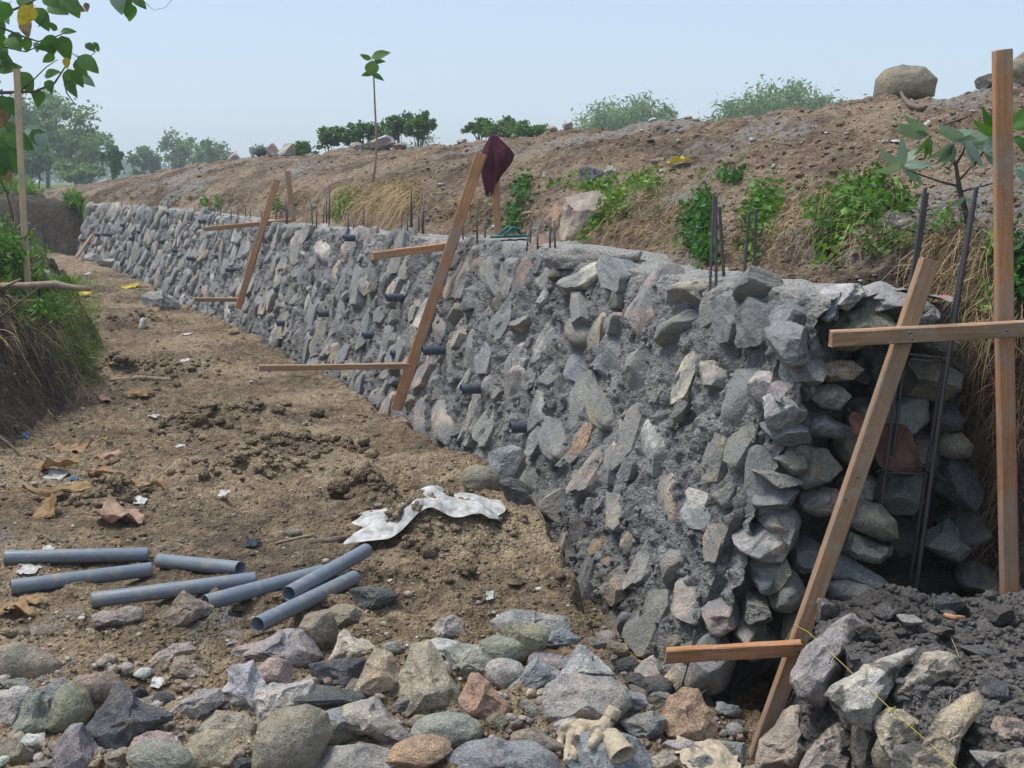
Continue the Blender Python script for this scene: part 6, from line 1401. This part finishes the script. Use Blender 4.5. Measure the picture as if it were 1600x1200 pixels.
blades('hanging_roots', 2600, [(1250, 360, 60, 50), (1450, 360, 60, 40), (1510, 430, 60, 60), (1140, 370, 60, 30), (1000, 340, 60, 40), (1560, 560, 40, 120), (1570, 760, 30, 120), (860, 320, 60, 40)], ('bank',), (.05, .28), (.0015, .0035), (.5, 1.2), 'root', (-.35, -.3, -.2), 'thin brown roots hanging from the cut bank', .15)
blades('bank_straw', 2600, [(1300, 330, 80, 50), (1510, 400, 60, 50), (1560, 480, 40, 30), (730, 320, 40, 30), (620, 305, 60, 22), (560, 310, 40, 18), (960, 330, 60, 40), (480, 305, 60, 14), (1050, 350, 40, 40)], ('bank',), (.06, .3), (.0015, .004), (.4, 1.1), 'straw', (-.5, -.4, .05), 'dry straw and dead grass over the cut bank', .14)
blades('dead_grass_thatch', 1500, [(600, 308, 42, 22), (640, 300, 20, 20), (545, 300, 16, 10)], ('bank',), (.15, .4), (.003, .006), (.7, 1.4), 'straw', (-.5, -.5, .2), 'thatch of dead yellow grass hanging over the far bank', .1, maxy=15)
blades('bank_grass', 900, [(950, 285, 70, 14), (1000, 300, 40, 14), (820, 285, 16, 8), (1130, 275, 40, 6), (560, 300, 30, 8), (940, 330, 20, 30)], ('bank',), (.05, .16), (.002, .005), (.3, .9), 'grass', (-.15, -.2, .8), 'short green grass on the embankment lip')
blades('left_bank_roots', 1300, [(60, 560, 90, 100), (30, 640, 60, 90), (90, 620, 60, 60)], ('ground',), (.05, .22), (.0015, .0035), (.5, 1.3), 'root', (.4, -.3, -.1), 'dense brown roots and dead stalks covering the left bank face', .16)
blades('left_bank_straw', 800, [(95, 500, 40, 40), (115, 560, 40, 50), (70, 470, 50, 20), (40, 500, 50, 40), (130, 600, 20, 30)], ('ground',), (.10, .30), (.002, .004), (.5, 1.2), 'straw', (.45, -.35, .15), 'pale straw spilling over the left bank', .1)
blades('grass', 2600, [(110, 470, 45, 35), (120, 520, 34, 50), (60, 445, 70, 12), (30, 430, 40, 12), (135, 560, 16, 40), (90, 440, 60, 8)], ('ground',), (.06, .19), (.003, .007), (.2, .9), 'grass', (.25, -.2, .8), 'green grass tufts on the edge of the left bank', .08)
o = blades('meadow_grass', 2600, [(70, 297, 130, 6), (130, 318, 24, 8), (140, 325, 16, 8)], ('ground',), (.2, .5), (.012, .03), (.2, .6), 'grass', (.0, 0, .9), 'green grass growing at the far rim of the works', .08, 3, maxy=60)
for (u, n, lb) in [(-14, 260, 'tall leafy green weed clump cut by the left edge above the bank'), (14, 300, 'leafy weed clump on the left bank beside the pale stake'), (44, 200, 'low leafy weeds at the foot of the pale stake')]:
    y0 = 8.6 + .3 * R.random(); q = at(u, 430, y0); gz = down(q.x, q.y, 'ground'); h_ = {-14: .40, 14: .30, 44: .16}[u]
    t = thing('weed', lb, 'weed', (q.x, q.y, gz), 'weeds on the left bank')
    P_ = np.array([q.x, q.y, gz]) + NR.normal(size=(40, 3)) * (.07, .12, 0); D_ = NR.normal(size=(40, 3)) * .3 + (0, 0, 1)
    V_, F_ = ribbons(P_, D_, NR.uniform(.6, 1.0, 40) * h_, .005, .2, 4); put('stems', V_, F_, M['grass'], parent=t)
    C_ = np.array([q.x, q.y, gz + h_ * .5]) + NR.normal(size=(n * 3, 3)) * (.11, .14, h_ * .28); V_, F_ = leafcards(C_, NR.uniform(.03, .07, n * 3), .2, 2.2); put('foliage', V_, F_, M['vine'], parent=t, smooth=False)

# ---------------------------------------------------------------- trees beyond the works
def crown_pts(c, rad, n, clumps, hollow=.35):
    c = np.array(c); rad = np.array(rad); k = []
    cen = []
    for i in range(clumps):
        d = NR.normal(size=3); d /= np.linalg.norm(d); cen.append(c + d * rad * NR.uniform(.2, 1.0))
    per = n // clumps
    for q in cen:
        s_ = rad * NR.uniform(.12, .27); k.append(q + NR.normal(size=(per, 3)) * s_ * .62)
    return np.concatenate(k)
def tree(u, vtop, vbase, wpx, dist, label, mat='tree', n=2600, clumps=22, size=.2, group='trees beyond the works', name='tree', crown_frac=.75, z0=None, umbrella=False, stems=1, lean=0):
    B = at(u, vbase, dist); Tp = at(u, vtop, dist); h = Tp.z - B.z
    B.z = min(B.z, 1.1) if z0 is None else z0; H = Tp.z - B.z
    t = thing(name, label, 'tree', B, group); rw = wpx / F * dist / 2
    ch = h * crown_frac / 2; c = Vector((B.x, B.y, Tp.z - ch))
    C_ = crown_pts(c, (rw, rw * .9, ch), n, clumps)
    V_, F_ = leafcards(C_, NR.uniform(.6, 1.3, len(C_)) * size, .25, 1.5); 
    tp = []
    for s_ in range(stems):
        b0 = B + Vector(((s_ - (stems - 1) / 2) * rw * .25, 0, 0)); r0 = .022 * H
        top_ = c + Vector((R.uniform(-.4, .4) * rw, 0, ch * .3))
        tp.append(tube([b0, b0.lerp(top_, .5) + Vector((lean, 0, 0)), top_], [r0 / stems ** .5, r0 * .7 / stems ** .5, r0 * .25], 7))
    bp = []
    for i in range(9):
        k = b0.lerp(top_, R.uniform(.3, .8)); e_ = C_[R.randrange(len(C_))]; bp.append(tube([k, (np.array(k) + e_) / 2 + (0, 0, .04 * H), e_], [r0 * .35, r0 * .22, r0 * .08], 5))
    V2, F2 = join(tp); put('trunk', V2, F2, M['bark'], parent=t); V2, F2 = join(bp); put('limbs', V2, F2, M['bark'], parent=t)
    put('crown', V_, F_, M[mat], parent=t, smooth=False)
    return t
TR = [(-20, 120, 300, 150, 84, 'tall leafy tree cut by the left edge behind the pale stake', 'tree', 4200, 30, .30), (75, 138, 300, 120, 88, 'tallest open crowned tree right of the pale stake', 'tree2', 3600, 34, .30), (118, 172, 300, 100, 82, 'rounded pale tree at the right shoulder of the big tree group', 'tree2', 3600, 28, .28),
      (150, 208, 300, 64, 86, 'lower bushy tree at the right end of the big tree group', 'tree2', 2200, 20, .26), (60, 220, 302, 120, 76, 'dense low bush in front of the big tree group', 'tree', 3000, 24, .26), (15, 225, 302, 90, 74, 'dense dark bush at the left edge under the big trees', 'tree', 2400, 20, .26), (125, 250, 302, 90, 74, 'light green bush at the base of the big tree group', 'tree2', 2200, 18, .26),
      (178, 221, 296, 34, 60, 'small dark tree standing alone right of the big tree group', 'tree', 700, 12, .24),
      (230, 224, 300, 56, 110, 'round crowned tree leftmost of the middle tree row', 'tree', 2000, 20, .34), (282, 208, 300, 66, 115, 'airy thin stemmed tree in the middle of the tree row', 'tree2', 1800, 22, .32), (340, 213, 300, 66, 112, 'pale green tree at the right of the tree row', 'tree2', 2200, 22, .34), (404, 224, 300, 36, 120, 'hazy tree just left of the crest stones', 'tree', 900, 12, .36), (312, 225, 300, 40, 125, 'thin hazy tree between the airy and the pale green tree', 'tree2', 900, 12, .34)]
for a in TR: tree(*a)
TR2 = [(520, 197, 262, 52, 34, 'low umbrella shaped tree leftmost of the dark trees behind the sapling', .55), (562, 188, 262, 46, 34, 'dark umbrella shaped tree directly left of the sapling stem', .55), (596, 190, 262, 40, 36, 'open crowned dark tree directly right of the sapling stem', .6), (626, 172, 262, 44, 35, 'upright dark tree with round crown right of the sapling', .5), (657, 172, 262, 40, 34, 'rightmost dark umbrella tree of the group near the sapling', .5),
       (472, 222, 262, 36, 36, 'small dark bush beside the crest stones', .9), (578, 215, 262, 20, 33, 'small sapling tree with sparse leaves near the whitish crest boulder', .7), (748, 186, 240, 40, 34, 'thin leaning tree at the left of the three dark bushy trees', .5), (786, 176, 240, 60, 33, 'broad dark bushy tree in the middle of its group', .7), (828, 188, 240, 52, 32, 'dark bushy tree with low crown right of the broad one', .8)]
for (u, vt, vb, wp, d, lb, cf) in TR2: tree(u, vt, vb, wp * 1.25, d, lb, 'tree', 1700, 30, .095, 'young dark trees just behind the embankment', 'young_tree', cf, z0=1.0)
for (u, vt, vb, wp, d, lb) in [(655, 206, 300, 70, 130, 'hazy blue green tree behind the rightmost umbrella tree'), (800, 208, 300, 90, 135, 'hazy tree behind the broad dark bushy tree'), (1050, 168, 300, 66, 95, 'pale low tree between the two bamboo stands'), (1005, 185, 300, 50, 100, 'low hazy tree at the right foot of the bamboo')]:
    tree(u, vt, vb, wp, d, lb, 'tree2', 1500, 18, .34, 'hazy trees far behind the embankment')
def bamboo(u, vtop, wpx, dist, label, n=26, vb=300):
    B = at(u, vb, dist); B.z = min(B.z, 1.1); H = at(u, vtop, dist).z - B.z; t = thing('bamboo_clump', label, 'bamboo', B, 'bamboo beyond the embankment'); rw = wpx / F * dist / 2
    tb_, L_ = [], []
    for i in range(n):
        a = (i + .5) / n * 2 - 1 + R.uniform(-.1, .1); hh = H * R.uniform(.72, 1.0) * (1 - .25 * a * a)
        p0 = B + Vector((a * rw * .35, R.uniform(-1, 1), 0)); tip = B + Vector((a * rw * 1.05, R.uniform(-2, 2), hh * .96)); mid = p0.lerp(tip, .6) + Vector((-a * rw * .25, 0, hh * .16))
        Q = [p0, p0.lerp(mid, .5) + Vector((0, 0, hh * .05)), mid, mid.lerp(tip, .6) + Vector((0, 0, hh * .05)), tip + Vector((a * rw * .12, 0, -.02 * hh))]
        tb_.append(tube(Q, [.06, .055, .04, .02, .01], 5))
        for k in range(170):
            s_ = R.uniform(.9, 4.0) ; i0 = min(int(s_), 3); q = Q[i0].lerp(Q[i0 + 1], s_ - i0); L_.append(tuple(q + Vector((R.gauss(0, .5), R.gauss(0, .5), R.gauss(-.1, .35)))))
    V_, F_ = join(tb_); put('stems', V_, F_, M['bamboo'], parent=t)
    L_ = np.array(L_); V_, F_ = leafcards(L_, NR.uniform(.25, .5, len(L_)), .2, 3.2); put('foliage', V_, F_, M['bamboo'], parent=t, smooth=False)
bamboo(948, 148, 80, 88, 'feathery bamboo clump on the left of its pair'); bamboo(1000, 142, 70, 90, 'feathery bamboo clump on the right of its pair')
bamboo(1140, 150, 90, 84, 'low bamboo clump at the left of the wide bamboo stand'); bamboo(1195, 124, 100, 82, 'bamboo clump in the middle of the wide stand'); bamboo(1235, 118, 90, 84, 'tallest bamboo clump of the wide stand'); bamboo(1275, 138, 60, 86, 'bamboo clump at the right end of the wide stand')
bamboo(1355, 148, 30, 90, 'wispy bamboo tip just left of the lone boulder', 8); bamboo(1545, 118, 30, 90, 'wispy plant tips showing over the dark slab', 6)
# far tree line
C_ = np.stack([NR.uniform(-150, 150, 9000), NR.uniform(270, 290, 9000), 0 * np.zeros(9000)], 1)
C_[:, 2] = 1 + NR.uniform(0, 1, 9000) ** .7 * (4.5 + 2.5 * pn(C_[:, 0] * .06, 0, 0) + 1.5 * pn(C_[:, 0] * .3, 0, 0))
V_, F_ = leafcards(C_, NR.uniform(1.0, 2.2, 9000), .2, 1.4); o = put('distant_treeline', V_, F_, M['tree'], smooth=False, origin=(0, 280, 1)); tag(o, 'hazy blue line of far trees on the horizon', 'trees', kind='stuff')

# ================================================================== hazy air
hm = bpy.data.materials.new('haze'); hm.use_nodes = True; t = hm.node_tree; t.nodes.remove(t.nodes['Principled BSDF'])
pv = t.nodes.new('ShaderNodeVolumePrincipled'); pv.inputs['Density'].default_value = HAZE; pv.inputs['Color'].default_value = (.88, .95, 1.0, 1); pv.inputs['Anisotropy'].default_value = .2
t.links.new(pv.outputs[0], t.nodes['Material Output'].inputs['Volume'])
x0, x1, y0, y1, z0, z1 = -440, 440, -80, 500, -3.0, 16.0
V_ = [(x, y, z) for z in (z0, z1) for y in (y0, y1) for x in (x0, x1)]
F_ = [(0, 2, 3, 1), (4, 5, 7, 6), (0, 1, 5, 4), (2, 6, 7, 3), (0, 4, 6, 2), (1, 3, 7, 5)]
o = put('haze', V_, F_, hm, origin=(0, 0, 0), smooth=False); tag(o, kind='stuff')
